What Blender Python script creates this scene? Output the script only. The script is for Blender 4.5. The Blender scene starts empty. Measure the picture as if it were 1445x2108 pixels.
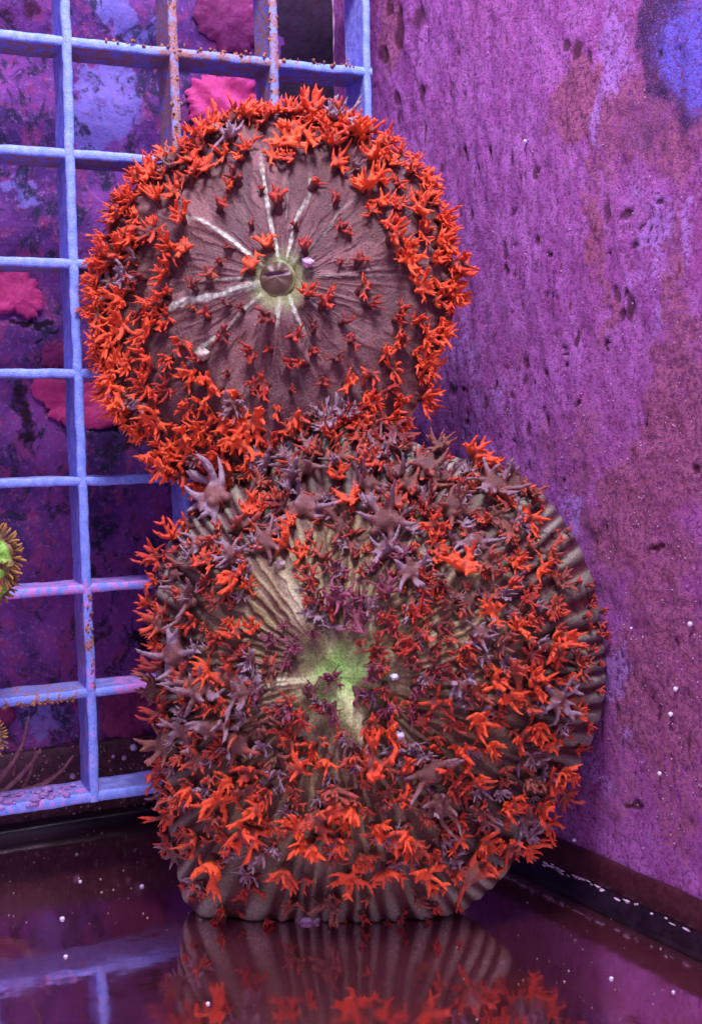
import bpy, math, random
import numpy as np
from mathutils import Matrix, Vector
from mathutils.bvhtree import BVHTree

random.seed(11)
rng = np.random.default_rng(5)
S = bpy.context.scene
S.unit_settings.scale_length = 0.01          # one unit is one centimetre

# ------------------------------------------------------------------ camera
CAM = np.array([-7.80496, -17.02909, -5.25342])
YAW, PITCH, ROLL, FPX = 0.407847, 0.0740177, -0.0223452, 2506.244
def cam_axes():
    f = np.array([math.sin(YAW)*math.cos(PITCH), math.cos(YAW)*math.cos(PITCH), -math.sin(PITCH)])
    r = np.cross(f, [0, 0, 1]); r /= np.linalg.norm(r); u = np.cross(r, f)
    c, s = math.cos(ROLL), math.sin(ROLL)
    return c*r + s*u, -s*r + c*u, f
CR, CU, CF = cam_axes()
cam = bpy.data.cameras.new('camera'); camo = bpy.data.objects.new('camera', cam)
S.collection.objects.link(camo); S.camera = camo
camo.matrix_world = Matrix(((CR[0], CU[0], -CF[0], CAM[0]), (CR[1], CU[1], -CF[1], CAM[1]), (CR[2], CU[2], -CF[2], CAM[2]), (0, 0, 0, 1)))
cam.sensor_fit = 'HORIZONTAL'; cam.sensor_width = 36; cam.lens = FPX*36/1445
cam.clip_start = 0.1; cam.clip_end = 500
cam.dof.use_dof = True; cam.dof.focus_distance = 16.5; cam.dof.aperture_fstop = 0.75

# ------------------------------------------------------------------ light
W = bpy.data.worlds.new('World'); S.world = W; W.use_nodes = True
bg = W.node_tree.nodes['Background']; bg.inputs[0].default_value = (0.56, 0.34, 0.68, 1); bg.inputs[1].default_value = 1.12
def lamp(name, loc, target, size, power, col):
    l = bpy.data.lights.new(name, 'AREA'); l.shape = 'DISK'; l.size = size; l.energy = power; l.color = col
    o = bpy.data.objects.new(name, l); S.collection.objects.link(o); o.location = loc
    o.rotation_euler = (Vector(target)-Vector(loc)).to_track_quat('-Z', 'Y').to_euler(); return o
lamp('reef_lamp', (-5, -11, 12), (-1, -1, -7), 5.0, 6500, (0.98, 0.82, 0.98))
lamp('reef_lamp', (2, -4, 16), (-2, -1, -6), 4.0, 3200, (0.55, 0.55, 1.0))
S.view_settings.view_transform = 'Standard'; S.view_settings.look = 'None'
S.view_settings.exposure = 0; S.view_settings.gamma = 1

# ------------------------------------------------------------------ helpers
C = S.collection
Z0 = -11.75                                   # tank floor
WX, WD = 1.0037, np.array([0.12957, -0.99157, 0.0])   # side pane: passes (WX,0), runs along WD towards the camera
YB = 2.83                                     # rear pane
def ray(x, y):
    d = CF*FPX + CR*(x-722.5) - CU*(y-1054); return d/np.linalg.norm(d)
def on_plane(x, y, P, N):
    d = ray(x, y); t = np.dot(np.asarray(P)-CAM, N)/np.dot(d, N); return CAM + t*d
WN = np.array([WD[1], -WD[0], 0.0]); WN /= np.linalg.norm(WN)          # points into the tank (-X)
WP = np.array([WX, 0, 0.0])
corner = WP + WD*((YB)/WD[1])
def on_wall(x, y): return on_plane(x, y, WP, WN)
def on_back(x, y): return on_plane(x, y, (0, YB, 0), (0, 1.0, 0))
def on_floor(x, y): return on_plane(x, y, (0, 0, Z0), (0, 0, 1.0))

def vnoise(p, seed=0):
    """value noise, p (n,3) -> 0..1"""
    p = np.asarray(p, dtype=np.float64); i = np.floor(p).astype(np.int64); f = p-i; f = f*f*(3-2*f)
    def h(a, b, c):
        n = (a*374761393 + b*668265263 + c*2147483647 + seed*974634777) & 0xffffffff
        n = ((n ^ (n >> 13))*1274126177) & 0xffffffff
        n = ((n ^ (n >> 16))*2246822519) & 0xffffffff
        return ((n ^ (n >> 15)) & 0xffffff)/float(0xffffff)
    r = 0
    for dx in (0, 1):
        for dy in (0, 1):
            for dz in (0, 1):
                w = (f[:, 0] if dx else 1-f[:, 0])*(f[:, 1] if dy else 1-f[:, 1])*(f[:, 2] if dz else 1-f[:, 2])
                r = r + w*h(i[:, 0]+dx, i[:, 1]+dy, i[:, 2]+dz)
    return r
def fbm(p, seed=0, oct=4):
    r = 0; a = 0.5; s = 0; p = np.asarray(p, dtype=np.float64)
    for k in range(oct):
        r = r + a*vnoise(p, seed+k); s += a; a *= 0.5; p = p*2.03 + 7.1
    return r/s
def sm(a, b, x):
    t = np.clip((x-a)/(b-a), 0, 1); return t*t*(3-2*t)

def mesh(name, V, F, smooth=True):
    me = bpy.data.meshes.new(name)
    V = np.asarray(V, dtype=np.float32); F = np.asarray(F, dtype=np.int32)
    k = F.shape[1]
    me.vertices.add(len(V)); me.vertices.foreach_set('co', V.ravel())
    me.loops.add(F.size); me.loops.foreach_set('vertex_index', F.ravel())
    me.polygons.add(len(F)); me.polygons.foreach_set('loop_start', np.arange(0, F.size, k, dtype=np.int32))
    me.polygons.foreach_set('loop_total', np.full(len(F), k, dtype=np.int32))
    me.update(calc_edges=True); me.validate()
    if smooth: me.polygons.foreach_set('use_smooth', np.ones(len(me.polygons), dtype=bool))
    return me
def attr(me, name, val):
    a = me.attributes.new(name, 'FLOAT', 'POINT'); a.data.foreach_set('value', np.asarray(val, dtype=np.float32))
def cattr(me, name, col):
    a = me.attributes.new(name, 'FLOAT_COLOR', 'POINT')
    c = np.ones((len(col), 4), dtype=np.float32); c[:, :3] = col; a.data.foreach_set('color', c.ravel())
def link(name, me, mat=None, parent=None, **props):
    o = bpy.data.objects.new(name, me); C.objects.link(o)
    if mat is not None and not me.materials: me.materials.append(mat)
    if parent is not None: o.parent = parent
    for k, v in props.items(): o[k] = v
    return o
def empty(name, loc, **props):
    o = bpy.data.objects.new(name, None); C.objects.link(o); o.location = loc; o.empty_display_size = 0.3
    for k, v in props.items(): o[k] = v
    return o
def gridmesh(nu, nv, closed_u=False):
    iu = np.arange(nu if closed_u else nu-1); iv = np.arange(nv-1)
    a, b = np.meshgrid(iu, iv, indexing='ij'); a = a.ravel(); b = b.ravel(); a2 = (a+1) % nu
    return np.stack([a*nv+b, a2*nv+b, a2*nv+b+1, a*nv+b+1], -1)

class NT:
    """small node tree helper"""
    def __init__(s, name):
        s.m = bpy.data.materials.new(name); s.m.use_nodes = True; s.t = s.m.node_tree; s.n = s.t.nodes
        s.p = s.n['Principled BSDF']; s.out = s.n['Material Output']
    def add(s, typ, **kw):
        n = s.n.new(typ)
        for k, v in kw.items(): setattr(n, k, v)
        return n
    def l(s, a, b): s.t.links.new(a, b)
    def val(s, x, inp):
        if isinstance(x, (int, float)): inp.default_value = x
        elif isinstance(x, (tuple, list)): inp.default_value = tuple(x) + ((1,) if len(x) == 3 and len(inp.default_value) == 4 else ())
        else: s.l(x, inp)
    def coord(s, scale=(1, 1, 1), kind='Object'):
        c = s.add('ShaderNodeTexCoord'); m = s.add('ShaderNodeMapping'); s.l(c.outputs[kind], m.inputs[0]); m.inputs['Scale'].default_value = scale
        return m.outputs[0]
    def noise(s, vec, scale, detail=4, rough=0.6, dist=0.0):
        n = s.add('ShaderNodeTexNoise'); s.l(vec, n.inputs['Vector']); n.inputs['Scale'].default_value = scale
        n.inputs['Detail'].default_value = detail; n.inputs['Roughness'].default_value = rough; n.inputs['Distortion'].default_value = dist
        return n.outputs['Fac']
    def voro(s, vec, scale, feature='F1'):
        n = s.add('ShaderNodeTexVoronoi', feature=feature); s.l(vec, n.inputs['Vector']); n.inputs['Scale'].default_value = scale
        return n.outputs['Distance']
    def attr(s, name, out='Fac'):
        a = s.add('ShaderNodeAttribute', attribute_name=name); return a.outputs[out]
    def rng(s, x, a, b, c=0.0, d=1.0):
        n = s.add('ShaderNodeMapRange'); n.clamp = True; n.interpolation_type = 'SMOOTHSTEP'
        s.val(x, n.inputs[0]); n.inputs[1].default_value = a; n.inputs[2].default_value = b; n.inputs[3].default_value = c; n.inputs[4].default_value = d
        return n.outputs[0]
    def math(s, op, a, b=0.0):
        n = s.add('ShaderNodeMath', operation=op); s.val(a, n.inputs[0]); s.val(b, n.inputs[1]); return n.outputs[0]
    def mix(s, f, a, b, mode='MIX'):
        n = s.add('ShaderNodeMix', data_type='RGBA', blend_type=mode); s.val(f, n.inputs[0]); s.val(a, n.inputs[6]); s.val(b, n.inputs[7]); return n.outputs[2]
    def bump(s, h, strength=0.5, dist=0.05):
        b = s.add('ShaderNodeBump'); b.inputs['Strength'].default_value = strength; b.inputs['Distance'].default_value = dist
        s.l(h, b.inputs['Height']); s.l(b.outputs[0], s.p.inputs['Normal']); return b
    def base(s, c, rough=0.6, spec=0.4):
        s.val(c, s.p.inputs['Base Color']); s.val(rough, s.p.inputs['Roughness']); s.p.inputs['Specular IOR Level'].default_value = spec

# ------------------------------------------------------------------ materials
def mat_wall():
    t = NT('algae_coated_pane'); v = t.coord((1, 1, 0.55)); w = t.coord()
    n1 = t.noise(v, 0.55, 3, .6, .6); n2 = t.noise(v, 3.2, 6, .7, .5); n3 = t.noise(w, 17, 5, .75); n4 = t.noise(w, 46, 3, .7)
    col = t.mix(t.rng(n2, .36, .64), (.38, .085, .42), (.54, .19, .66))
    col = t.mix(t.rng(n1, .40, .72, 0, .45), col, (.42, .095, .30))
    st = t.math('ADD', t.attr('stain'), t.math('MULTIPLY', t.math('SUBTRACT', n2, .5), 2.0))
    st = t.math('ADD', st, t.math('MULTIPLY', t.math('SUBTRACT', n3, .5), 2.4))
    maroon = t.mix(t.rng(n3, .35, .65), (.21, .050, .12), (.46, .14, .26))
    col = t.mix(t.rng(st, .35, .95, 0, .9), col, maroon)
    br = t.math('ADD', t.attr('bright'), t.math('MULTIPLY', t.math('SUBTRACT', n2, .5), 1.6))
    col = t.mix(t.rng(t.math('ADD', br, t.math('MULTIPLY', t.math('SUBTRACT', n3, .5), 2.0)), .45, .95, 0, .75), col, (.50, .28, .88))
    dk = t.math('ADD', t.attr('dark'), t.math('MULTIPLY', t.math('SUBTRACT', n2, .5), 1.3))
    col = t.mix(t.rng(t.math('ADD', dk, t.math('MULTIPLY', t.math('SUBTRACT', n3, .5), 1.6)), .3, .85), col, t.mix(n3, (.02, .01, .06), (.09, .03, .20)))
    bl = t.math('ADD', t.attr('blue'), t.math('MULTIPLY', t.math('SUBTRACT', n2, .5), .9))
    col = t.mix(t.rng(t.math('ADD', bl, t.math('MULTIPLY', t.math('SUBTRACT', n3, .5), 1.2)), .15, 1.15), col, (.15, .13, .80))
    col = t.mix(t.rng(n4, .50, .66, 0, .75), col, t.mix(.6, col, (.48, .24, .62)))
    n6 = t.noise(t.coord((1, 1, .45)), 9, 5, .75, .4); col = t.mix(t.rng(n3, .52, .38, 0, .75), col, (.13, .022, .12)); col = t.mix(t.rng(n6, .44, .32, 0, .85), col, (.16, .03, .08))
    col = t.mix(t.rng(t.math('ADD', t.attr('pit'), t.math('MULTIPLY', t.math('SUBTRACT', n3, .5), 1.0)), .25, .8, 0, .8), col, (.075, .014, .030))
    t.base(col, .75, .25)
    h = t.math('ADD', t.math('MULTIPLY', n3, 1.0), t.math('MULTIPLY', n4, .8)); t.bump(h, 1.0, .07)
    return t.m
def mat_back():
    t = NT('mottled_rear_pane'); v = t.coord((1, 1, .8)); w = t.coord()
    n1 = t.noise(v, .8, 4, .62, .8); n2 = t.noise(v, 3.6, 6, .72, .7); n3 = t.noise(w, 11, 4, .72); n5 = t.noise(t.coord((1.3, 1, 1)), 2.0, 6, .74, 1.0)
    col = t.mix(t.rng(n1, .36, .64), (.075, .032, .17), (.24, .065, .33))
    col = t.mix(t.rng(n2, .50, .60, 0, .8), col, (.30, .055, .20))
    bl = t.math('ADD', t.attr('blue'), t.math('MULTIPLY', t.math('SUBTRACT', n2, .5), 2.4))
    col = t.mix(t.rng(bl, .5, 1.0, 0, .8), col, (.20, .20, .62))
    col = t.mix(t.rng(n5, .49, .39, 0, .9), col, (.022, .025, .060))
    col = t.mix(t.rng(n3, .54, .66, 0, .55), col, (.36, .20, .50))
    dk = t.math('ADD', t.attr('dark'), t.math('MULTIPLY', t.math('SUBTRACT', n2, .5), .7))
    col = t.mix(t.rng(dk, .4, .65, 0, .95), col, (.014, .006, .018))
    t.base(col, .8, .2); t.bump(n3, .5, .05); return t.m
def mat_floor():
    t = NT('dark_wet_glass'); w = t.coord(); n1 = t.noise(w, 1.4, 4, .6); n2 = t.noise(w, 16, 3, .6)
    t.base(t.mix(n1, (.04, .010, .014), (.13, .026, .032)), .5, .3)
    g = t.add('ShaderNodeBsdfGlossy'); g.inputs['Color'].default_value = (.95, .74, .84, 1)
    t.l(t.rng(n1, .3, .7, .05, .13), g.inputs['Roughness'])
    b = t.bump(t.noise(w, 2.2, 2, .5), .10, .05); t.l(b.outputs[0], g.inputs['Normal'])
    mx = t.add('ShaderNodeMixShader'); t.l(t.rng(n2, .3, .8, .80, .66), mx.inputs[0]); t.l(t.p.outputs[0], mx.inputs[1]); t.l(g.outputs[0], mx.inputs[2])
    t.l(mx.outputs[0], t.out.inputs[0]); return t.m
def mat_simple(name, c1, c2, scale=8, rough=.6, spec=.4, bs=.4, bd=.03, s2=None):
    t = NT(name); w = t.coord(); n = t.noise(w, scale, 5, .65); n2 = t.noise(w, s2 or scale*4, 3, .7)
    t.base(t.mix(t.rng(t.math('ADD', t.math('MULTIPLY', n, .7), t.math('MULTIPLY', n2, .3)), .36, .64), c1, c2), rough, spec); t.bump(n2, bs, bd); return t.m
def mat_slat():
    t = NT('fouled_white_plastic'); w = t.coord(); n = t.noise(w, 1.1, 4, .6, .4); n2 = t.noise(w, 7, 5, .7); n3 = t.noise(w, 34, 3, .7)
    col = t.mix(t.rng(n2, .35, .7), (.16, .28, .82), (.27, .40, .98))
    inner = t.attr('inner')                                          # web faces behind the front edge: algae film, with their shade painted in
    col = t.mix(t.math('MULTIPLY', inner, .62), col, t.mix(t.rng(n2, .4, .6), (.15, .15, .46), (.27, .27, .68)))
    pk = t.math('ADD', t.attr('pink'), t.math('MULTIPLY', t.math('SUBTRACT', n2, .5), 2.2))
    col = t.mix(t.rng(pk, .52, .72, 0, .9), col, t.mix(t.rng(n3, .4, .6), (.62, .16, .52), (.52, .30, .72)))
    brn = t.math('ADD', t.attr('brown'), t.math('MULTIPLY', t.math('SUBTRACT', n2, .5), 2.0))
    col = t.mix(t.rng(brn, .50, .66, 0, .9), col, t.mix(t.rng(n3, .4, .6), (.20, .09, .07), (.42, .20, .10)))
    col = t.mix(t.rng(n3, .56, .68, 0, .65), col, (.12, .10, .26))
    t.base(col, .55, .3); t.bump(t.math('ADD', n3, n2), .45, .03); return t.m
def mat_body(name):
    t = NT(name); w = t.coord(); n = t.noise(w, 30, 4, .75); n2 = t.noise(w, 7, 4, .65)
    c = t.attr('skin', 'Color')
    col = t.mix(t.rng(n, .38, .62, 0, .55), t.mix(.55, c, (0, 0, 0)), t.mix(0.0, c, c))
    col = t.mix(.5, c, t.mix(1.0, c, t.mix(t.rng(n, .35, .65), (.25, .22, .25), (1.75, 1.75, 1.65)), 'MULTIPLY'))
    col = t.mix(t.rng(n2, .5, .7, 0, .25), col, (.20, .05, .05))
    t.base(col, .42, .5); t.p.inputs['Subsurface Weight'].default_value = .0
    t.bump(t.math('ADD', n, n2), .5, .04); return t.m
def mat_tent(name, stalk, mid, tip, tip2, lo=.25, hi=.62):
    t = NT(name); w = t.coord(); n = t.noise(w, 9, 4, .7); n2 = t.noise(w, 42, 3, .7)
    oi = t.add('ShaderNodeObjectInfo'); rnd = oi.outputs['Random']
    a = t.math('ADD', t.attr('tip'), t.math('MULTIPLY', t.math('SUBTRACT', n, .5), .8))
    a = t.math('ADD', a, t.math('MULTIPLY', t.math('SUBTRACT', rnd, .5), .42))
    col = t.mix(t.rng(a, lo-.2, lo+.1), stalk, mid)
    col = t.mix(t.rng(a, lo, hi), col, t.mix(rnd, tip, tip2))
    col = t.mix(t.rng(n2, .58, .40, 0, .6), col, t.mix(.6, col, (.06, .01, .01)))
    t.base(col, .40, .5); t.p.inputs['Subsurface Weight'].default_value = .25; t.p.inputs['Subsurface Radius'].default_value = (.12, .03, .02); t.p.inputs['Subsurface Scale'].default_value = .6; t.bump(t.math('ADD', n, n2), .6, .03); return t.m

M = {}
M['wall'] = mat_wall(); M['back'] = mat_back(); M['floor'] = mat_floor(); M['slat'] = mat_slat()
M['sil'] = mat_simple('maroon_silicone', (.030, .006, .012), (.055, .012, .022), 5, .35, .4, .2, .02)
M['black'] = mat_simple('black_silicone', (.006, .003, .008), (.014, .007, .016), 5, .25, .5, .2, .02)
M['base'] = mat_simple('dark_brown_trim', (.03, .010, .018), (.12, .04, .07), 6, .5, .4, .3, .02)
M['flake'] = mat_simple('pale_flake', (.35, .22, .35), (.70, .55, .75), 12, .5, .4, .3, .01)
M['pink'] = mat_simple('pink_coralline_crust', (.42, .03, .16), (.68, .07, .28), 2.2, .6, .3, .5, .03, 22)
M['magenta'] = mat_simple('dull_magenta_crust', (.17, .02, .11), (.28, .04, .17), 2.5, .6, .3, .5, .03, 20)
M['crust'] = mat_simple('amber_growth', (.12, .045, .03), (.36, .15, .06), 7, .6, .3, .5, .02)
M['crustp'] = mat_simple('pink_growth', (.45, .10, .22), (.60, .28, .50), 7, .6, .3, .5, .02)
M['bubble'] = mat_simple('pearly_speck', (.45, .50, .72), (.80, .82, .95), 9, .12, .9, .1, .01)
M['grain'] = mat_simple('pale_grit', (.30, .26, .20), (.55, .50, .42), 8, .7, .3, .6, .03)
M['upper'] = mat_body('maroon_striped_tissue'); M['lower'] = mat_body('olive_striped_tissue')
M['orange'] = mat_tent('orange_tentacle', (.10, .018, .018), (.17, .038, .024), (.86, .072, .014), (.95, .135, .030), .28, .76)
M['red'] = mat_tent('dark_red_tentacle', (.08, .018, .022), (.15, .022, .020), (.36, .030, .018), (.62, .050, .016), .35, 1.0)
M['grey'] = mat_tent('grey_lilac_tentacle', (.13, .052, .040), (.20, .075, .062), (.25, .17, .19), (.33, .26, .33), .40, .85)
M['plum'] = mat_tent('plum_tentacle', (.10, .03, .045), (.16, .035, .055), (.24, .055, .10), (.34, .09, .16), .35, .9)
M['brown'] = mat_tent('brown_tentacle', (.11, .045, .032), (.19, .072, .050), (.30, .10, .07), (.66, .075, .022), .40, .95)

# ------------------------------------------------------------------ setting
def ell(warp, py, lst, U, V, to2):
    """sum of soft ellipses; lst of (x,y,rx,ry) in photo pixels, mapped on the plane"""
    m = np.zeros(len(U)); q = np.stack([U, U*0, V*.8], -1)
    U = U + warp*((fbm(q*2.2, 61, 4)-.5)*1.0+(fbm(q*9, 63, 3)-.5)*.35); V = V + warp*1.2*((fbm(q*2.2+9, 62, 4)-.5)+(fbm(q*9, 64, 3)-.5)*.35)
    for e in lst:
        x, y, rx, ry = e[:4]; k = e[4] if len(e) > 4 else 1.0
        c = to2(x, y); a = to2(x+rx, y); b = to2(x, y-ry)
        wu = abs(a[0]-c[0])+1e-6; wv = abs(b[1]-c[1])+1e-6
        d = np.sqrt(((U-c[0])/wu)**2 + ((V-c[1])/wv)**2)
        m = np.maximum(m, k*(1-sm(.55, 1.35, d)))
    return m
def build_wall():
    L, H = 11.5, 16.5; nu, nv = 360, 520
    u = np.linspace(0, L, nu); v = np.linspace(Z0, Z0+H, nv)
    U, V = [a.ravel() for a in np.meshgrid(u, v, indexing='ij')]
    def to2(x, y):
        p = on_wall(x, y); return (np.dot(p-corner, WD), p[2])
    pits = [(822, 60, 10, 45), (790, 110, 12, 18), (816, 200, 7, 18), (860, 40, 14, 30, .8), (868, 200, 6, 26), (945, 105, 5, 22, .8), (816, 240, 5, 18), (800, 20, 8, 15), (925, 180, 4, 18, .7),
            (1165, 92, 10, 10), (1184, 110, 9, 25), (1208, 125, 6, 18), (1107, 345, 6, 16), (1049, 330, 4, 12), (990, 345, 4, 12), (975, 440, 5, 12), (1052, 440, 9, 8), (1042, 520, 6, 18, .9),
            (1040, 560, 6, 12), (1106, 495, 4, 11), (1132, 520, 5, 6), (1120, 600, 3, 10), (1137, 605, 3, 8), (1058, 565, 3, 7), (1250, 435, 10, 24), (1285, 435, 8, 9), (1312, 462, 7, 7),
            (1350, 425, 9, 8), (1333, 470, 4, 6), (1305, 505, 8, 11), (1330, 495, 4, 7), (1253, 520, 6, 5), (1268, 610, 8, 18), (1280, 650, 12, 16), (1302, 640, 9, 35), (1291, 608, 8, 7),
            (1252, 712, 7, 10), (1254, 728, 5, 5), (1182, 698, 4, 14), (1160, 715, 7, 6), (1163, 730, 8, 5), (1162, 758, 4, 6), (1077, 755, 7, 18), (1119, 760, 5, 9), (1099, 785, 4, 5), (1075, 788, 3, 8),
            (1054, 810, 6, 9), (1040, 848, 6, 4), (1084, 880, 8, 20), (1128, 870, 4, 16), (1143, 900, 4, 4), (1055, 905, 3, 4), (1030, 905, 4, 4), (1345, 1137, 16, 6), (1392, 1315, 8, 6), (1360, 1322, 5, 5),
            (930, 800, 6, 14), (960, 870, 5, 5), (950, 808, 4, 7), (1150, 615, 4, 9), (1115, 845, 6, 8), (1190, 830, 5, 6), (1330, 870, 7, 5), (1425, 960, 6, 10), (1300, 1660, 20, 10, .8), (1225, 1700, 6, 7)]
    stain = [(1195, 230, 48, 80), (1160, 180, 30, 60), (1228, 330, 10, 60), (1215, 470, 24, 110), (1250, 640, 14, 70), (1240, 560, 12, 60), (1400, 900, 95, 230), (1300, 1075, 110, 130), (1370, 1400, 150, 300, .9), (1395, 640, 60, 90, .85),
             (1400, 520, 50, 60, .7), (1290, 1620, 130, 120, .55), (1180, 860, 60, 50, .6), (1170, 930, 90, 60, .65), (1300, 260, 90, 110, .75), (1400, 300, 60, 90, .8), (800, 50, 35, 70, .9), (1400, 1650, 80, 140, .7)]
    bright = [(1270, 100, 35, 120, .8), (1245, 250, 22, 60, .9), (1340, 470, 60, 80, .75), (1420, 450, 25, 60, .9), (1330, 640, 40, 80, .6), (985, 1000, 30, 40, .8), (1180, 1040, 24, 60, .9), (1280, 1410, 30, 110, .9), (1220, 1580, 30, 60, .7), (905, 560, 40, 70, .5), (960, 700, 50, 120, .6), (1000, 860, 60, 90, .6)]
    dark = [(1360, 30, 55, 80, 1), (1345, 100, 38, 70, .9), (1400, 110, 50, 60, .9), (1375, 170, 55, 50, .8), (1420, 200, 50, 70, .7), (1330, 250, 70, 60, .45)]  # dark part of a blurred light reflection, painted into the wall colour
    blue = [(1425, 85, 70, 110), (1445, 150, 50, 80), (1375, 90, 40, 60, .5)]  # blue glow of that reflection, also painted as wall colour
    P3 = np.stack([U*1.0, np.zeros_like(U), V], -1)
    pit = ell(.26, 0, pits, U, V, to2)
    pit = pit*(.35+1.1*fbm(P3*7, 3)) 
    # a scatter of small vertical pits
    rv = fbm(P3*np.array([11, 1, 4.2]), 9, 3); dens = fbm(P3*.7, 4, 2)
    pit = np.maximum(pit, sm(.76, .83, rv+.14*(dens-.5))*.75)
    disp = .05*(fbm(P3*np.array([1.2, 1, .7]), 1, 3)-.5) + .10*(fbm(P3*np.array([5, 1, 2.6]), 2, 5)-.5) - .035*pit
    st = ell(1.1, 0, stain, U, V, to2); disp = disp + .05*st*(fbm(P3*7, 12)-.3)
    Vt = corner[None]*np.array([1, 1, 0]) + U[:, None]*WD + V[:, None]*np.array([0, 0, 1.0]) + disp[:, None]*WN
    me = mesh('side_pane', Vt, gridmesh(nu, nv))
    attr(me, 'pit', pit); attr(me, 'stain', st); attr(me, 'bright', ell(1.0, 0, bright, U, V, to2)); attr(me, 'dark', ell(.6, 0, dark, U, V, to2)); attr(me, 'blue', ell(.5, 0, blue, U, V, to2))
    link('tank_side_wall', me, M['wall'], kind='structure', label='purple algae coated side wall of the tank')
    # rear pane
    nu, nv = 300, 320; x = np.linspace(-13, corner[0], nu); z = np.linspace(Z0, Z0+16.5, nv)
    X, Z = [a.ravel() for a in np.meshgrid(x, z, indexing='ij')]
    to2 = lambda x, y: (on_back(x, y)[0], on_back(x, y)[2])
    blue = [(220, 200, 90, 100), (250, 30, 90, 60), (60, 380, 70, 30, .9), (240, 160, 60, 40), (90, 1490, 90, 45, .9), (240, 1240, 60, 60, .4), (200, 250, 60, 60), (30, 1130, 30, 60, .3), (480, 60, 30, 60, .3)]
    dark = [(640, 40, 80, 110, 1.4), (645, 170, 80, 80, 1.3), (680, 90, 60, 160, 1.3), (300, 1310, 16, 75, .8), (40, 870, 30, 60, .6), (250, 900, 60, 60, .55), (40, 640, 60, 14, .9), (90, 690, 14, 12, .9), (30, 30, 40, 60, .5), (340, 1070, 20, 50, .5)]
    P3 = np.stack([X, X*0, Z], -1)
    dy = .12*(fbm(P3*1.3, 21, 4)-.5)+.05*(fbm(P3*5, 22, 3)-.5)
    me = mesh('rear_pane', np.stack([X, YB-np.abs(dy)-.0, Z], -1), gridmesh(nu, nv))
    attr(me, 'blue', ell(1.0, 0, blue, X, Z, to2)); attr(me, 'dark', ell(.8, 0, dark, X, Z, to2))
    link('tank_rear_wall', me, M['back'], kind='structure', label='mottled purple rear wall of the tank behind the white grid')
    # floor
    fp = [(-16, -30, Z0), (10, -30, Z0), (10, 3.6, Z0), (-16, 3.6, Z0)]
    link('tank_floor', mesh('floor', fp, [(0, 1, 2, 3)], False), M['floor'], kind='structure', label='dark reflective glass floor of the tank')
build_wall()

def strip(name, prof, P, D, length, N, mat, n=160, amp=.01, seed=0, **props):
    """extrude a profile [(out, up)...] along D, wobbling a little"""
    k = len(prof); t = np.linspace(0, length, n); V = []
    for i, s in enumerate(t):
        for j, (o, h) in enumerate(prof):
            V.append(P + D*s + np.array(N)*o + np.array([0, 0, h]))
    V = np.array(V); w = fbm(V*np.array([1.3, 1.3, 2.0]), seed, 3)-.5
    V = V + (w*amp*2)[:, None]*np.array(N) + ((fbm(V*1.7+5, seed+3, 3)-.5)*amp*2)[:, None]*np.array([0, 0, 1.0])
    F = gridmesh(n, k)
    return link(name, mesh(name, V, F), mat, **props)
WC = np.array([corner[0], corner[1], 0.0])
seam = empty('silicone_seam', tuple(WC + WD*6 + np.array([0, 0, Z0])), kind='structure', label='dark silicone bead along the foot of the purple wall')
s1 = strip('upper_band', [(0, .62), (.05, .625), (.09, .60), (.10, .26), (.08, .22)], WC+np.array([0, 0, Z0]), WD, 11.4, WN, M['sil'], amp=.014, seed=31)
s2 = strip('lower_bead', [(.07, .25), (.16, .20), (.26, .10), (.32, .012), (.30, -.01)], WC+np.array([0, 0, Z0]), WD, 11.4, WN, M['black'], amp=.02, seed=37)
for s in (s1, s2): s.parent = seam; s.matrix_parent_inverse = Matrix.Translation(-Vector(seam.location))
bs = empty('rear_trim', (-5, YB, Z0), kind='structure', label='dark brown trim along the foot of the rear wall')
b1 = strip('trim_board', [(0, 1.33), (.10, 1.34), (.16, 1.30), (.17, .25), (.16, .20)], np.array([-13, YB, Z0]), np.array([1.0, 0, 0]), 13.4, (0, -1, 0), M['base'], amp=.02, seed=41)
b2 = strip('trim_ledge', [(.15, .21), (.42, .20), (.46, .16), (.46, -.01)], np.array([-13, YB, Z0]), np.array([1.0, 0, 0]), 13.4, (0, -1, 0), M['black'], amp=.02, seed=43)
for s in (b1, b2): s.parent = bs; s.matrix_parent_inverse = Matrix.Translation(-Vector(bs.location))
# pale flakes stuck on the silicone and floor: nobody could count them
def blob_cloud(name, pts, sizes, mat, flat=.5, seed=0, **props):
    """many tiny irregular grains as one mesh"""
    import itertools
    g = (1+5**.5)/2
    iv = np.array([(-1, g, 0), (1, g, 0), (-1, -g, 0), (1, -g, 0), (0, -1, g), (0, 1, g), (0, -1, -g), (0, 1, -g), (g, 0, -1), (g, 0, 1), (-g, 0, -1), (-g, 0, 1)])/math.sqrt(1+g*g)
    ft = np.array([(0, 11, 5), (0, 5, 1), (0, 1, 7), (0, 7, 10), (0, 10, 11), (1, 5, 9), (5, 11, 4), (11, 10, 2), (10, 7, 6), (7, 1, 8), (3, 9, 4), (3, 4, 2), (3, 2, 6), (3, 6, 8), (3, 8, 9), (4, 9, 5), (2, 4, 11), (6, 2, 10), (8, 6, 7), (9, 8, 1)])
    r = np.random.default_rng(seed); V = []; F = []
    for i, (p, s) in enumerate(zip(pts, sizes)):
        s = np.array(s if hasattr(s, '__len__') else (s, s, s*flat))
        V.append(np.array(p) + iv*(1+.35*(r.random((12, 1))-.5))*s); F.append(ft+12*i)
    me = mesh(name, np.concatenate(V), np.concatenate(F)); return link(name, me, mat, **props)
pts, sz = [], []
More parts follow.
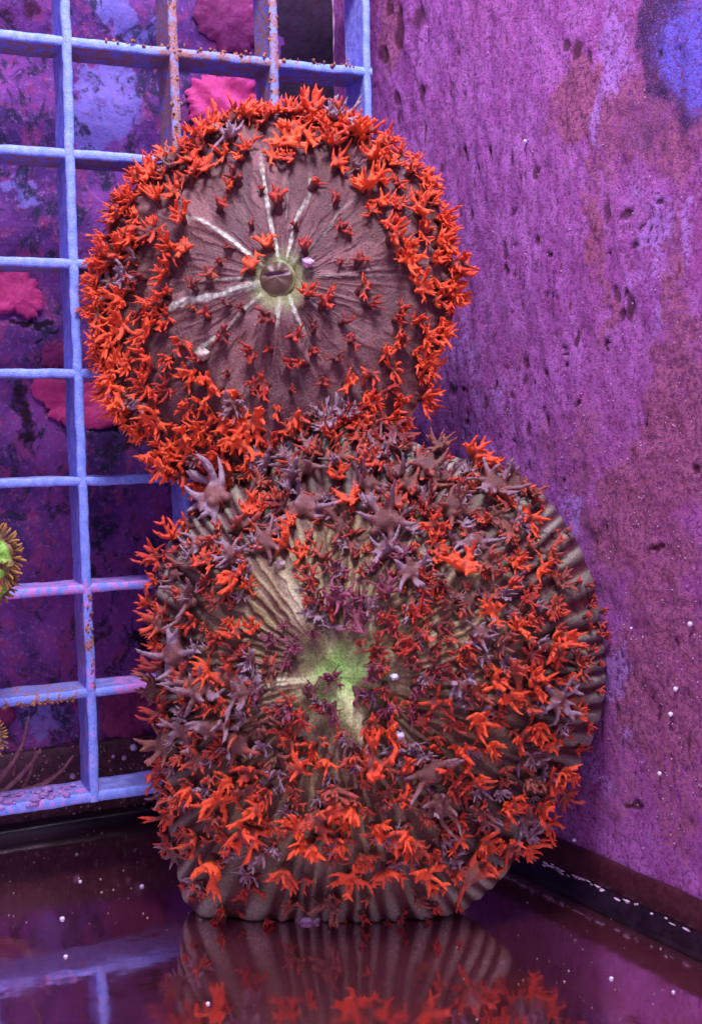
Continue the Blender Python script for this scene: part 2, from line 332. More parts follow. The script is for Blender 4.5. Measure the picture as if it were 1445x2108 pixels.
for i in range(90):
    s = rng.uniform(4.3, 11.2); s = s if i > 40 else rng.uniform(4.6, 6.6)
    p = WC + WD*s + WN*rng.uniform(.095, .16) + np.array([0, 0, Z0 + .235 + rng.uniform(-.03, .02)])
    pts.append(p); sz.append((rng.uniform(.01, .028), rng.uniform(.02, .09), rng.uniform(.006, .016)))
blob_cloud('seam_flakes', pts, sz, M['flake'], seed=3, kind='stuff', label='pale flakes of debris lying along the dark silicone bead', category='debris')

# ------------------------------------------------------------------ white lattice (egg-crate panel)
PIT = 1.5
def slat_mesh(length, wf, depth, seed, pinkf, brownf, vertical):
    """bar along +x (rotated for verticals), front edge at y=0, going back to y=depth"""
    n = max(20, int(length/.035))
    hw = wf/2; prof = [(depth, -hw*.8), (depth*.5, -hw*.82), (.05, -hw*.9), (.018, -hw*.96), (0, -hw*.6), (-.004, 0), (0, hw*.6), (.018, hw*.96), (.05, hw*.9), (depth*.5, hw*.82), (depth, hw*.8)]
    t = np.linspace(0, length, n); k = len(prof)
    T, J = np.meshgrid(t, np.arange(k), indexing='ij'); T = T.ravel(); J = J.ravel(); pr = np.array(prof)[J]
    V = np.stack([T, pr[:, 0], pr[:, 1]], -1)
    q = V*np.array([4, 4, 4.0])+seed*3.7
    V[:, 1] += .030*(fbm(q, seed)-.5); V[:, 2] += .035*(fbm(q+50, seed)-.5) + .04*(fbm(np.stack([T*.35, T*0, T*0+seed], -1), seed, 2)-.5)
    F = gridmesh(n, k)
    caps = np.array([[0, j, k-2-j+1, k-1] for j in ()]) if False else None
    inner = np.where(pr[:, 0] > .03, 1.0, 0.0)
    if vertical: W_ = np.stack([V[:, 2], V[:, 1], -V[:, 0]], -1)
    else: W_ = V
    me = mesh('slat', W_, F)
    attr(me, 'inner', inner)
    return me, W_, T
lat = empty('lattice_panel', (-3, 0, -10.5), label='white plastic egg crate lattice panel standing behind the orange corals', category='lattice panel')
LO = np.array([-3, 0, -10.5])
def slat(kind, p0, length, vertical, seed, wf=.125, front=0.0, depth=.72):
    me, Wv, T = slat_mesh(length, wf, depth, seed, 0, 0, vertical)
    P = Wv + np.array(p0); X, Z = P[:, 0], P[:, 2]
    # where the pink and the amber growth sits on the panel
    pink = np.zeros(len(X)); brown = np.zeros(len(X))
    def spot(arr, x, z, rx, rz, k=1.0):
        d = np.sqrt(((X-x)/rx)**2 + ((Z-z)/rz)**2); np.maximum(arr, k*(1-sm(.5, 1.3, d)), out=arr)
    spot(pink, -5.0, -7.5, 1.6, .2, .6); spot(pink, -3.6, -7.5, .9, .2, .6); spot(pink, -4.5, -8.3, .15, 1.3, .55); spot(pink, -3.5, -9.0, .9, .15, .75); spot(pink, -5.2, -10.45, 1.0, .15, .5)
    spot(pink, -4.5, -10.0, .12, 1.0, .4); spot(pink, -3.2, -6.0, .6, .1, .6); spot(pink, -1.8, 0, .8, .12, .4); spot(pink, -5.4, -3.0, 1.0, .12, .3)
    spot(brown, -3.0, -.3, .2, 2.6, .70); spot(brown, -1.5, .4, .2, 1.3, .62); spot(brown, -1.5, -.2, .15, 1.6, .55); spot(brown, -2.3, 0, 1.5, .12, .62); spot(brown, -5.2, -9.0, 1.0, .12, .5); spot(brown, -4.5, -8.3, .12, .5, .55); spot(brown, 0, -.3, .12, 1.5, .25)
    pr_in = np.array([0]*0)
    attr(me, 'pink', pink)
    inn = np.zeros(len(X)); me.attributes['inner'].data.foreach_get('value', inn_ := np.zeros(len(X), dtype=np.float32))
    dn = np.zeros(len(X)) if vertical else np.where((Wv[:, 2] < 0) & (inn_ > 0), .62, 0)  # undersides of the cross slats, their shade painted in as brown
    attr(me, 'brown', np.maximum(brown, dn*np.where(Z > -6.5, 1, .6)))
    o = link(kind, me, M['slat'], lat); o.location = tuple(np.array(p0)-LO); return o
for k, x in enumerate((-9.0, -7.5, -6.0, -4.5, -3.0, -1.5, 0.0)):
    slat('upright_slat', (x, 0, 3.06), 13.62, True, 50+k, wf=.135 if x < 0 else .12)
for k in range(-2, 8):
    x1 = .06
    if k == 5: x1 = -3.47
    slat('cross_slat', (-9.06, .006, -k*PIT), x1+9.06, False, 70+k, wf=.13 if k < 7 else .15)
# growth nodules along some edges of the panel
def nod(n, f, smin, smax, seed):
    r = np.random.default_rng(seed); P, Sz = [], []
    for i in range(n):
        P.append(f(r)); s = r.uniform(smin, smax); Sz.append((s*r.uniform(.7, 1.4), s*r.uniform(.6, 1), s*r.uniform(.7, 1.4)))
    return P, Sz
P1, Z1 = nod(70, lambda r: (-3.0+r.normal(.01, .04), r.uniform(-.01, .02), r.uniform(-1.45, 1.1)), .010, .030, 1)
P2, Z2 = nod(60, lambda r: (r.uniform(-4.0, -.2), r.uniform(-.02, .05), .055+r.normal(0, .028)), .012, .034, 2)
P3_, Z3 = nod(50, lambda r: (-1.5+r.choice([.05, -.05])+r.normal(0, .01), r.uniform(-.01, .03), r.uniform(-.6, 1.1)), .010, .028, 4)
P4, Z4 = nod(40, lambda r: (r.uniform(-5.7, -4.7), r.uniform(-.02, .03), -9.06+r.normal(0, .015)), .012, .03, 5)
P6, Z6 = nod(30, lambda r: (-4.5+r.normal(.02, .03), r.uniform(-.02, .01), r.uniform(-8.9, -7.6)), .010, .028, 7)
g = blob_cloud('amber_growth', P1+P2+P3_+P4+P6, Z1+Z2+Z3+Z4+Z6, M['crust'], seed=8, kind='stuff'); g.parent = lat; g.matrix_parent_inverse = Matrix.Translation(-Vector(tuple(LO)))
P5, Z5 = nod(60, lambda r: (r.uniform(-5.9, -4.7), r.uniform(.0, .5), -10.44+r.normal(0, .02)), .03, .09, 6)
Z5 = [(a, b*1.3, c*.45) for a, b, c in Z5]
g = blob_cloud('pale_growth', P5, Z5, mat_simple('lilac_growth', (.22, .12, .34), (.42, .28, .62), 5, .7, .2, .5, .03), seed=9, kind='stuff'); g.parent = lat; g.matrix_parent_inverse = Matrix.Translation(-Vector(tuple(LO)))

# ------------------------------------------------------------------ crusts on the rear pane
def crust(pts, mat, label, ridges=3, thick=.14, seed=0):
    P = np.array([on_back(*p) for p in pts]); c = P.mean(0); nt = 96; nr = 22
    ang = np.arctan2(P[:, 2]-c[2], P[:, 0]-c[0]); rad = np.hypot(P[:, 2]-c[2], P[:, 0]-c[0]); o = np.argsort(ang); ang, rad = ang[o], rad[o]
    th = np.linspace(-math.pi, math.pi, nt, endpoint=False)
    R = np.interp(th, np.r_[ang-2*math.pi, ang, ang+2*math.pi], np.r_[rad, rad, rad])
    R = R*(1+.28*(fbm(np.stack([np.cos(th)*5, np.sin(th)*5, th*0+seed], -1), seed)-.5)*2)
    V = []
    for i in range(nt):
        for j in range(nr):
            r = j/(nr-1); xx, zz = R[i]*r*math.cos(th[i]), R[i]*r*math.sin(th[i]); h = thick*(1-r**8)*(.55+.22*math.sin((zz*.9+xx*.45)*ridges*3.2+1.2*math.sin(xx*3+seed)))
            V.append((c[0]+R[i]*r*math.cos(th[i]), YB-.05-h, c[2]+R[i]*r*math.sin(th[i])))
    V = np.array(V); V[:, 1] -= .12*(fbm(V*3.5, seed+2)-.4)
    V = V - c
    ob = link('coralline_crust', mesh('coralline_crust', V, gridmesh(nt, nr, True)), mat, label=label, category='coralline crust', group='crusts on the rear wall')
    ob.location = tuple(c); return ob
crust([(385, 190), (420, 155), (470, 155), (520, 175), (535, 230), (500, 290), (430, 310), (395, 260)], M['pink'], 'bright pink ridged crust just above the upper orange coral', 4, .2, 1)
crust([(405, -20), (460, -25), (525, 0), (525, 90), (480, 110), (430, 80)], M['magenta'], 'dull magenta crust at the top edge, above the ridged pink one', 1, .12, 2)
crust([(-30, 562), (60, 565), (88, 610), (80, 655), (30, 640), (-30, 632)], M['pink'], 'pink crust at the left edge behind the lattice', 1, .15, 3)
crust([(88, 715), (105, 703), (128, 706), (128, 755), (100, 757)], M['magenta'], 'small dark pink crust low in the left lattice cell', 1, .1, 4)
crust([(68, 790), (130, 782), (150, 800), (235, 840), (238, 872), (170, 878), (120, 862), (85, 830)], M['pink'], 'long pink crust slanting behind the left upright slat', 1, .12, 5)
crust([(205, 1440), (300, 1430), (330, 1470), (300, 1505), (220, 1505)], M['magenta'], 'flat magenta crust beside the lower orange coral above the dark trim', 1, .08, 6)
crust([(-20, 1440), (20, 1445), (30, 1475), (-20, 1490)], M['magenta'], 'little magenta crust at the left edge above the brown trim', 1, .06, 7)

# ------------------------------------------------------------------ tentacles
def surface_nets(f, origin, h):
    n = np.array(f.shape); s = f < 0
    acc = np.zeros(tuple(n-1)+(3,), dtype=np.float32); cnt = np.zeros(tuple(n-1), dtype=np.float32)
    for ax in range(3):
        a = [slice(None)]*3; b = [slice(None)]*3; a[ax] = slice(0, -1); b[ax] = slice(1, None)
        fa, fb = f[tuple(a)], f[tuple(b)]; cr = (fa < 0) != (fb < 0)
        t = np.where(cr, fa/np.where(cr, fa-fb, 1), 0)
        o1, o2 = [x for x in range(3) if x != ax]
        for d1 in (0, 1):
            for d2 in (0, 1):
                sl = [slice(None)]*3; sl[o1] = slice(d1, n[o1]-1+d1); sl[o2] = slice(d2, n[o2]-1+d2)
                c = cr[tuple(sl)]; tt = t[tuple(sl)]; cnt += c
                acc[..., ax] += np.where(c, tt, 0); acc[..., o1] += c*d1; acc[..., o2] += c*d2
    m = cnt > 0; idx = -np.ones(cnt.shape, dtype=np.int64); idx[m] = np.arange(m.sum())
    ii = np.argwhere(m); V = (ii + acc[m]/cnt[m][:, None])*h + origin
    F = []
    for ax in range(3):
        o1, o2 = [(1, 2), (2, 0), (0, 1)][ax]
        a = [slice(None)]*3; b = [slice(None)]*3; a[ax] = slice(0, -1); b[ax] = slice(1, None)
        sa, sb = s[tuple(a)], s[tuple(b)]; e = np.argwhere(sa != sb)
        ok = (e[:, o1] > 0) & (e[:, o2] > 0) & (e[:, o1] < n[o1]-1) & (e[:, o2] < n[o2]-1); e = e[ok]
        d1 = np.zeros(3, int); d1[o1] = 1; d2 = np.zeros(3, int); d2[o2] = 1
        q = np.stack([idx[tuple((e-d1-d2).T)], idx[tuple((e-d2).T)], idx[tuple(e.T)], idx[tuple((e-d1).T)]], -1)
        inside = sa[tuple(e.T)]; q[~inside] = q[~inside][:, ::-1]; F.append(q)
    return V, np.concatenate(F)
def tent_mesh(name, segs, k=.03, h=.02, seed=0, amp=.02):
    """segs: list of (a, b, ra, rb, ta, tb); smooth union, then a mesh"""
    A = np.array([s[0] for s in segs]); B = np.array([s[1] for s in segs]); allp = np.concatenate([A, B]); rm = max(max(s[2], s[3]) for s in segs)
    lo = allp.min(0)-rm-.04; hi = allp.max(0)+rm+.04; n = np.ceil((hi-lo)/h).astype(int)+1
    g = np.stack(np.meshgrid(*[lo[i]+h*np.arange(n[i]) for i in range(3)], indexing='ij'), -1).astype(np.float32)
    ex = np.zeros(g.shape[:3], dtype=np.float32); at = np.zeros_like(ex)
    for a, b, ra, rb, ta, tb in segs:
        a = np.array(a, dtype=np.float32); ab = np.array(b, dtype=np.float32)-a; L = max(float(ab@ab), 1e-8)
        t = np.clip((g-a)@ab/L, 0, 1); d = np.sqrt(((g-a-t[..., None]*ab)**2).sum(-1)) - (ra+(rb-ra)*t)
        e = np.exp(-np.clip(d, -.3, .8)/k); ex += e; at += e*(ta+(tb-ta)*t)
    f = -k*np.log(ex+1e-20); at = at/ex
    V, F = surface_nets(f, lo, h)
    ic = np.clip(np.round((V-lo)/h).astype(int), 0, n-1); tip = at[tuple(ic.T)]
    V = V + (amp*(fbm(V*14+seed*9, seed, 2)-.5))[:, None]*np.array([1, 1, 1])
    me = mesh(name, V, F); attr(me, 'tip', tip); me.materials.append(M['orange']); return me
def nrm(v): v = np.array(v, float); return v/np.linalg.norm(v)
def arm(segs, r, p, d, length, r0, r1, t0, t1, curl, n=4):
    """a tapering, curving tine"""
    p = np.array(p, float); d = nrm(d); axis = nrm(np.array(curl)); st = length/n; out = [p.copy()]
    for i in range(n):
        a, b = i/n, (i+1)/n; d = nrm(d + axis*.28 + r.normal(0, .10, 3)); q = p + d*st
        segs.append((p, q, r0+(r1-r0)*a, r0+(r1-r0)*b, t0+(t1-t0)*a, t0+(t1-t0)*b)); p = q; out.append(p.copy())
    return out, d
def make_star(seed, narm, length, r0, stalk, branch, spread, k, thick=.11, lumps=0, tall=.0):
    """stalk up +z, arms splaying; size about 1 across"""
    r = np.random.default_rng(seed); segs = []
    top = np.array([r.normal(0, .04), r.normal(0, .04), stalk])
    segs.append((np.array([0, 0, -.12]), top, thick*1.15, thick, 0, .15))
    for i in range(lumps):
        a = r.uniform(0, 6.28); rr_ = thick*r.uniform(.9, 2.0); segs.append((top, top+np.array([math.cos(a)*rr_, math.sin(a)*rr_, r.uniform(-.09, .06)]), thick*r.uniform(.55, .9), thick*r.uniform(.25, .6), .12, .32))
    ph = r.uniform(0, 6.28)
    for i in range(narm):
        a = ph + i*2*math.pi/narm + r.normal(0, .22); el = spread + r.normal(0, .18)
        d = (math.cos(a)*math.cos(el), math.sin(a)*math.cos(el), math.sin(el)); L = length*r.uniform(.65, 1.2)
        cz = r.choice([.9, .3, -.5], p=[.5, .3, .2]); curl = (r.normal(0, .6), r.normal(0, .6), cz)
        pts, dd = arm(segs, r, top+np.array(d)*thick*.4, d, L, r0*r.uniform(.8, 1.15), .009, .35, 1.0, curl, 6)
        if r.random() < branch:
            for q in range(r.integers(1, 4)):
                b = pts[r.integers(1, 5)]; side = nrm(np.cross(d, (0, 0, 1)))*r.choice([-1, 1])
                arm(segs, r, b, nrm(np.array(d)*.6+side*.8+np.array([0, 0, r.uniform(0, .6)])), L*r.uniform(.35, .6), r0*.62, .013, .6, 1.0, curl, 3)
    if tall:
        for i in range(r.integers(1, 3)):
            arm(segs, r, top, (r.normal(0, .4), r.normal(0, .4), 1), length*tall, r0*.9, .013, .4, 1.0, (r.normal(0, .6), r.normal(0, .6), 0), 3)
    return tent_mesh('tentacle', segs, k=k, seed=seed)
V_ = {'antler': [make_star(100+i, 6+i % 4, .54, .045, .18, .95, .30, .017, .075, 3, .8) for i in range(12)],
      'star': [make_star(200+i, 5+i % 4, .56, .055, .20, .70, .15, .019, .085, 3, .5) for i in range(15)],
      'tuft': [make_star(300+i, 3+i % 3, .48, .055, .24, .50, .60, .019, .115, 2, .6) for i in range(12)],
      'lump': [make_star(400+i, 6+i % 3, .64, .054, .14, .25, .10, .022, .14, 7, .25) for i in range(12)],
      'tassel': [make_star(500+i, 8+i % 3, .46, .032, .16, .7, .45, .013, .09, 3, .7) for i in range(8)]}
LABEL = {'grey': 'greyish lilac branching tentacle', 'plum': 'dull plum tasselled tentacle', 'red': 'dark red tentacle', 'brown': 'brown tentacle with red tips'}

# ------------------------------------------------------------------ mushroom corals
def outline(poly, M2, th):
    """distance from M2 to the closed polygon in each direction (2D)"""
    P = np.array(poly)-M2; a = np.unwrap(np.arctan2(P[:, 1], P[:, 0])); r = np.hypot(P[:, 0], P[:, 1])
    o = np.argsort(np.mod(a, 2*math.pi)); a = np.mod(a, 2*math.pi)[o]; r = r[o]
    R = np.interp(np.mod(th, 2*math.pi), np.r_[a-2*math.pi, a, a+2*math.pi], np.r_[r, r, r])
    kk = np.hanning(15); kk /= kk.sum(); return np.convolve(np.r_[R[-7:], R, R[:7]], kk, 'valid')
class Coral:
    def __init__(s, label, O, N, mouth, poly, profile, skin, mat, relief, backs):
        s.N = nrm(N); s.X = nrm(np.cross((0, 0, 1), s.N)); s.Y = np.cross(s.N, s.X); s.O = np.array(O)
        to2 = lambda x, y: (lambda p: np.array([np.dot(p-s.O, s.X), np.dot(p-s.O, s.Y)]))(on_plane(x, y, s.O, s.N))
        s.m2 = to2(*mouth); nt, nr = 600, 112
        th = np.linspace(0, 2*math.pi, nt, endpoint=False); R = outline([to2(*p) for p in poly], s.m2, th)
        rr = np.concatenate([np.linspace(0.001, 1, nr)**.85]); TH, RR = np.meshgrid(th, rr, indexing='ij')
        RO = np.repeat(R[:, None], nr, 1); t = TH.ravel(); r = RR.ravel(); ro = RO.ravel()
        h = profile(r, t); h = h + relief(r, t)
        sc = 1 + 0*r
        # underside rings
        nb = len(backs); TB, _ = np.meshgrid(th, np.arange(nb), indexing='ij')
        rb = np.repeat(np.array([b[0] for b in backs])[None], nt, 0); hb = np.repeat(np.array([b[1] for b in backs])[None], nt, 0)
        RRf = np.concatenate([RR, rb], 1); Hf = np.concatenate([h.reshape(nt, nr), hb], 1)
        THf = np.repeat(th[:, None], nr+nb, 1)
        w = R[:, None]*RRf; u = s.m2[0]+w*np.cos(THf); v = s.m2[1]+w*np.sin(THf)
        P = s.O + u.ravel()[:, None]*s.X + v.ravel()[:, None]*s.Y + Hf.ravel()[:, None]*s.N
        low = .30*(fbm(P*.9, 3, 3)-.5)*np.clip(1.2-np.abs(RRf.ravel()-.4), 0, 1); P = P + low[:, None]*s.N
        # rests on the floor, leans on the wall
        P[:, 2] = np.maximum(P[:, 2], Z0+.012)
        wd = (P-WP)@WN; P += np.clip(.03-wd, 0, None)[:, None]*WN
        F = gridmesh(nt, nr+nb, True)
        s.root = empty('mushroom_coral', tuple(s.O - s.N*.5), label=label, category='coral', group='orange mushroom corals')
        s.base = np.array(s.root.location)
        col = skin(RRf.ravel(), THf.ravel(), P)
        me = mesh('disc', P-s.base, F); cattr(me, 'skin', col); link('disc', me, mat, s.root)
        s.bvh = BVHTree.FromPolygons(P.tolist(), F.tolist()); s.R = R; s.th = th; s.n = 0
        s.mw = s.O + s.m2[0]*s.X + s.m2[1]*s.Y
        s.loc = s.bvh.find_nearest(Vector(s.mw+s.N*.6))[0]
    def hit(s, x, y, tol=True):
        l, n, i, d = s.bvh.ray_cast(Vector(CAM), Vector(ray(x, y)))
        if l is None and tol:
            l, n, i, d = s.bvh.find_nearest(Vector(on_plane(x, y, s.O+s.N*.2, s.N)))
            if d > .35: return None
        if l is None: return None
        n = np.array(n); 
        if np.dot(n, s.N) < 0 and np.dot(n, -ray(x, y)) < 0: n = -n
        return np.array(l), n
    def tent(s, x, y, px, var, mat, out=.5, lift=.0, jit=.25, up=.0):
        hh = s.hit(x, y)
        if hh is None: return
        p, n = hh; rad = p - s.mw; rad -= s.N*np.dot(rad, s.N); L = np.linalg.norm(rad); rad = rad/(L+1e-6)
        ax = nrm(n*.7 + s.N*.5 + rad*out + np.array([0, 0, up]) + rng.normal(0, jit, 3))
        size = px/2506*np.linalg.norm(p-CAM)/.95
        spin = rng.uniform(0, 6.28); q = Vector(ax).to_track_quat('Z', 'Y').to_matrix() @ Matrix.Rotation(spin, 3, 'Z')
        me = V_[var][rng.integers(0, len(V_[var]))]
        o = bpy.data.objects.new('tentacle', me); C.objects.link(o); o.parent = s.root
        sx, sy, sz = size*rng.uniform(.78, 1.2), size*rng.uniform(.78, 1.2), size*rng.uniform(.7, 1.3)
        o.matrix_local = Matrix.Translation(Vector(p + n*lift - s.base)) @ (q @ Matrix.Diagonal((sx, sy, sz))).to_4x4()
        o.material_slots[0].link = 'OBJECT'; o.material_slots[0].material = M[mat]
        if mat in LABEL: o['label'] = LABEL[mat]
        s.n += 1

def stripes(t, r, n, seed, wob=.5, thin=.55):
    k = n/6.28*1.6; w = t + .10*wob*(fbm(np.stack([np.cos(t)*4, np.sin(t)*4, r*6], -1), seed, 3)-.5)
    w = w + .05*wob*(fbm(np.stack([np.cos(t)*14, np.sin(t)*14, r*22], -1), seed+9, 2)-.5); kr = k*(.72+.28*r)
    q = fbm(np.stack([np.cos(w)*kr, np.sin(w)*kr, r*2.0], -1), seed+2, 2)
    return sm(thin-.045, thin+.05, q)
def ang(d): return np.abs((d+math.pi) % (2*math.pi)-math.pi)
# ---- upper coral
def up_profile(r, t):
    return .42*(1-r**2.4) - .12*np.exp(-(r/.11)**2) + .05*np.sin(3*t+.7)*r**2 + .04*np.sin(5*t+2)*r**3
RAYS_U = [(98, .08, .80, .014, 1.0), (73, .10, .72, .014, .85), (143, .10, .72, .015, .95), (191, .08, .72, .022, 1.25), (180, .15, .55, .010, .5), (2, .2, .75, .010, .45), (5, .2, .78, .006, .4), (221, .12, .75, .013, .7), (266, .1, .32, .014, .9), (293, .1, .4, .014, .9),
          (48, .1, .75, .010, .5), (120, .3, .9, .008, .35), (84, .35, .9, .008, .35), (320, .15, .5, .008, .4), (62, .06, .20, .03, .9), (250, .5, .9, .008, .3), (280, .45, .95, .012, .35), (30, .7, .9, .014, .5)]
def up_skin(r, t, P):
    b = np.array([.078, .024, .030]); a = fbm(np.stack([np.cos(t)*r*6, np.sin(t)*r*6, 0*r], -1), 2, 3)[:, None]
    col = b*(.75+.5*a)
    s1 = stripes(t, r, 95, 3, .9)*sm(.08, .3, r); s2 = stripes(t, r, 46, 7, .7, .55)*sm(.05, .2, r)
    gate = fbm(np.stack([np.cos(t)*4, np.sin(t)*4, r*3], -1), 19, 2)
    col = col*(1-.75*(s1*sm(.35, .6, gate))[:, None]) + np.array([.19, .090, .092])*(.85*(s1*sm(.35, .6, gate)))[:, None]
    col = col*(1-.4*s2[:, None]) + np.array([.17, .08, .08])*(.4*s2)[:, None]
    for d, r0, r1, wdt, k in RAYS_U:
        w = wdt*(.7+.7*vnoise(np.stack([r*40, r*0+d, r*0], -1), 4)); dd = ang(t-math.radians(d)-.10*(vnoise(np.stack([r*6, r*0+d, r*0], -1), 8)-.5))*np.maximum(r, .06)
        m = np.exp(-(dd/(w*.72))**4)*sm(r0-.05, r0+.03, r)*(1-sm(r1-.25, r1, r))*np.clip(k, 0, 1)*(.55+.45*sm(.3,.55,vnoise(np.stack([r*16, r*0+d, r*0+3], -1), 14)))
        m = m*(.75+.25*np.sin(r*150)); col = col*(1-m[:, None]) + np.array([.66, .82, .66])*m[:, None]*min(k, 1.3)
    g = np.exp(-((r-.115)/.045)**2)[:, None]; col = col*(1-.55*g)+np.array([.24, .36, .12])*.55*g
    e = sm(.93, 1.02, r)[:, None]; col = col*(1-e)+np.array([.16, .04, .03])*e
    return np.clip(col, 0, 1)
def up_relief(r, t):
    out = .012*stripes(t, r, 95, 3, .9)*sm(.1, .3, r) + .02*(fbm(np.stack([np.cos(t)*r*9, np.sin(t)*r*9, 0*r], -1), 2, 3)-.5)
    for d, r0, r1, wdt, k in RAYS_U: out = out + .03*k*np.exp(-((ang(t-math.radians(d))*np.maximum(r, .06))/(wdt*1.2))**2)*sm(r0-.05, r0+.05, r)*(1-sm(r1-.2, r1, r))
    return out + .03*sm(.85, 1, r)*np.sin(t*60+3*np.sin(t*7))
UN = nrm((-.40, -.90, .12)); UO = on_plane(575, 590, (-1.55, -1.25, -4), (0, 1, 0))
upoly = [(940, 590), (915, 480), (885, 385), (800, 300), (700, 255), (590, 232), (480, 250), (380, 305), (290, 375), (225, 470), (205, 590), (205, 700), (225, 810), (280, 890), (350, 960), (440, 1010), (560, 1020), (680, 1000), (780, 930), (850, 850), (900, 740)]
up = Coral('upper round mushroom coral with maroon striped disc, pale rays and an orange frilled rim', UO, UN, (583, 587), upoly, up_profile, up_skin, M['upper'], up_relief,
           [(1.0, -.06), (.975, -.14), (.88, -.20), (.6, -.34), (.35, -.65), (.28, -1.05)])
# ---- lower coral
def bands(t, r):
    w = 2.6*(fbm(np.stack([np.cos(t)*3, np.sin(t)*3, r*3.5], -1), 55, 2)-.5) + .9*(vnoise(np.stack([np.cos(t)*16, np.sin(t)*16, r*26], -1), 57)-.5)
    return sm(.42, .74, .5+.5*np.sin(t*64+w*3.2))*sm(.16, .42, r)
def lo_profile(r, t):
    top = np.exp(-(ang(t-math.radians(97))/.42)**2); bot = np.exp(-(ang(t-math.radians(268))/.60)**2); pw = 2.5-1.25*top-.45*bot; return 1.35*np.power(np.clip(1-np.power(r, pw), 0, 1), .62+.45*top+.12*bot) - .06*np.exp(-(r/.06)**2) + .10*(fbm(np.stack([np.cos(t)*r*11, np.sin(t)*r*11, 0*r], -1), 88, 2)-.5)*np.exp(-(r/.3)**2) + .07*np.sin(4*t+1)*r*(1-r)*4
def rib(t, seed=0): return .5+.5*np.sin(t*78 + 2.6*np.sin(t*5+1) + 2.4*np.sin(t*11) + 5*(vnoise(np.stack([np.cos(t)*5, np.sin(t)*5, t*0], -1), 77)-.5))*(.6+.4*vnoise(np.stack([np.cos(t)*12, np.sin(t)*12, t*0], -1), 78))
def lo_relief(r, t):
    e = sm(.60, .84, r); return .11*e*(rib(t + .05*(vnoise(np.stack([np.cos(t)*6, np.sin(t)*6, r*5], -1), 90)-.5))-.5) + .026*(1-e)*bands(t, r) + .07*(fbm(np.stack([np.cos(t)*r*7, np.sin(t)*r*7, 0*r], -1), 5, 3)-.5)*sm(.1,.3,r)
RAYS_L = [(185, .12, .50, .020, 1.0), (150, .5, .62, .02, .4), (205, .12, .45, .018, .7), (232, .1, .4, .016, .7), (262, .04, .25, .03, 1.0), (278, .04, .22, .02, 1.1), (298, .05, .34, .024, 1.3), (318, .3, .5, .016, .6), (100, .12, .5, .016, .5), (64, .1, .5, .014, .5), (22, .1, .5, .012, .4), (345, .1, .4, .012, .4), (125, .3, .6, .03, .6), (92, .55, .95, .022, .6), (88, .85, 1.0, .02, .6)]
def lo_skin(r, t, P):
    a = fbm(P*1.1, 12, 3)[:, None]; col = np.array([.095, .052, .030])*(.6+.8*a)
    s1 = bands(t, r); s2 = stripes(t, r, 33, 6, .6, .55)*sm(.06, .2, r)
    col = col*(1-.7*s1[:, None])+np.array([.34, .30, .15])*(.7*s1)[:, None]; col = col*(1-.20*s2[:, None])+np.array([.30, .25, .12])*(.20*s2)[:, None]
    for d, r0, r1, wdt, k in RAYS_L:
        w = wdt*(.7+.7*vnoise(np.stack([r*40, r*0+d, r*0], -1), 4)); dd = ang(t-math.radians(d)-.25*(vnoise(np.stack([r*4, r*0+d, r*0], -1), 8)-.5))*np.maximum(r, .05)
        m = np.exp(-(dd/w)**2)*sm(r0-.05, r0+.03, r)*(1-sm(r1-.2, r1, r)); col = col*(1-m[:, None]*min(k, 1))+np.array([.52, .54, .34])*(m*k)[:, None]
    yk = (.55*np.exp(-(r/.42)**2)*sm(.35, .6, fbm(P*1.6, 40, 3)))[:, None]; col = col*(1-yk)+(col*1.5*np.array([.9, 1.15, .55]))*yk
    g = np.exp(-(r/.115)**2)[:, None]*(.3+.9*vnoise(P*9, 4)[:, None]); col = col*(1-g)+np.array([.32, .78, .16])*g
    e = sm(.55, .76, r); rb = sm(.28, .68, rib(t + .05*(vnoise(np.stack([np.cos(t)*6, np.sin(t)*6, r*5], -1), 90)-.5))); tipw = sm(.80, .97, r)
    rc = np.array([.10, .080, .055])[None]*(1-tipw[:, None])+np.array([.27, .28, .21])[None]*tipw[:, None]
    ec = np.array([.065, .014, .018])[None]*(1-rb[:, None])+rc*rb[:, None]; col = col*(1-e[:, None])+ec*e[:, None]
    return np.clip(col, 0, 1)
LN = nrm((-.45, -.89, .10)); LO_ = on_plane(770, 1400, (-2.16, -2.33, -11.75), LN)
lpoly = [(1245, 1390), (1240, 1290), (1215, 1180), (1170, 1085), (1100, 1000), (1010, 960), (900, 935), (800, 890), (700, 862), (600, 890), (510, 975), (450, 1015), (390, 1060), (340, 1130), (320, 1240), (325, 1350), (330, 1460), (335, 1570), (345, 1680), (365, 1790), (375, 1860), (430, 1900), (560, 1910), (700, 1912), (840, 1900), (950, 1875), (1035, 1805), (1080, 1730), (1150, 1640), (1210, 1540), (1238, 1460)]
low = Coral('lower domed mushroom coral resting on the floor, olive disc thick with orange and grey tentacles', LO_, LN, (715, 1372), lpoly, lo_profile, lo_skin, M['lower'], lo_relief,
            [(1.0, -.08), (.96, -.18), (.85, -.25), (.6, -.3), (.3, -.32)])

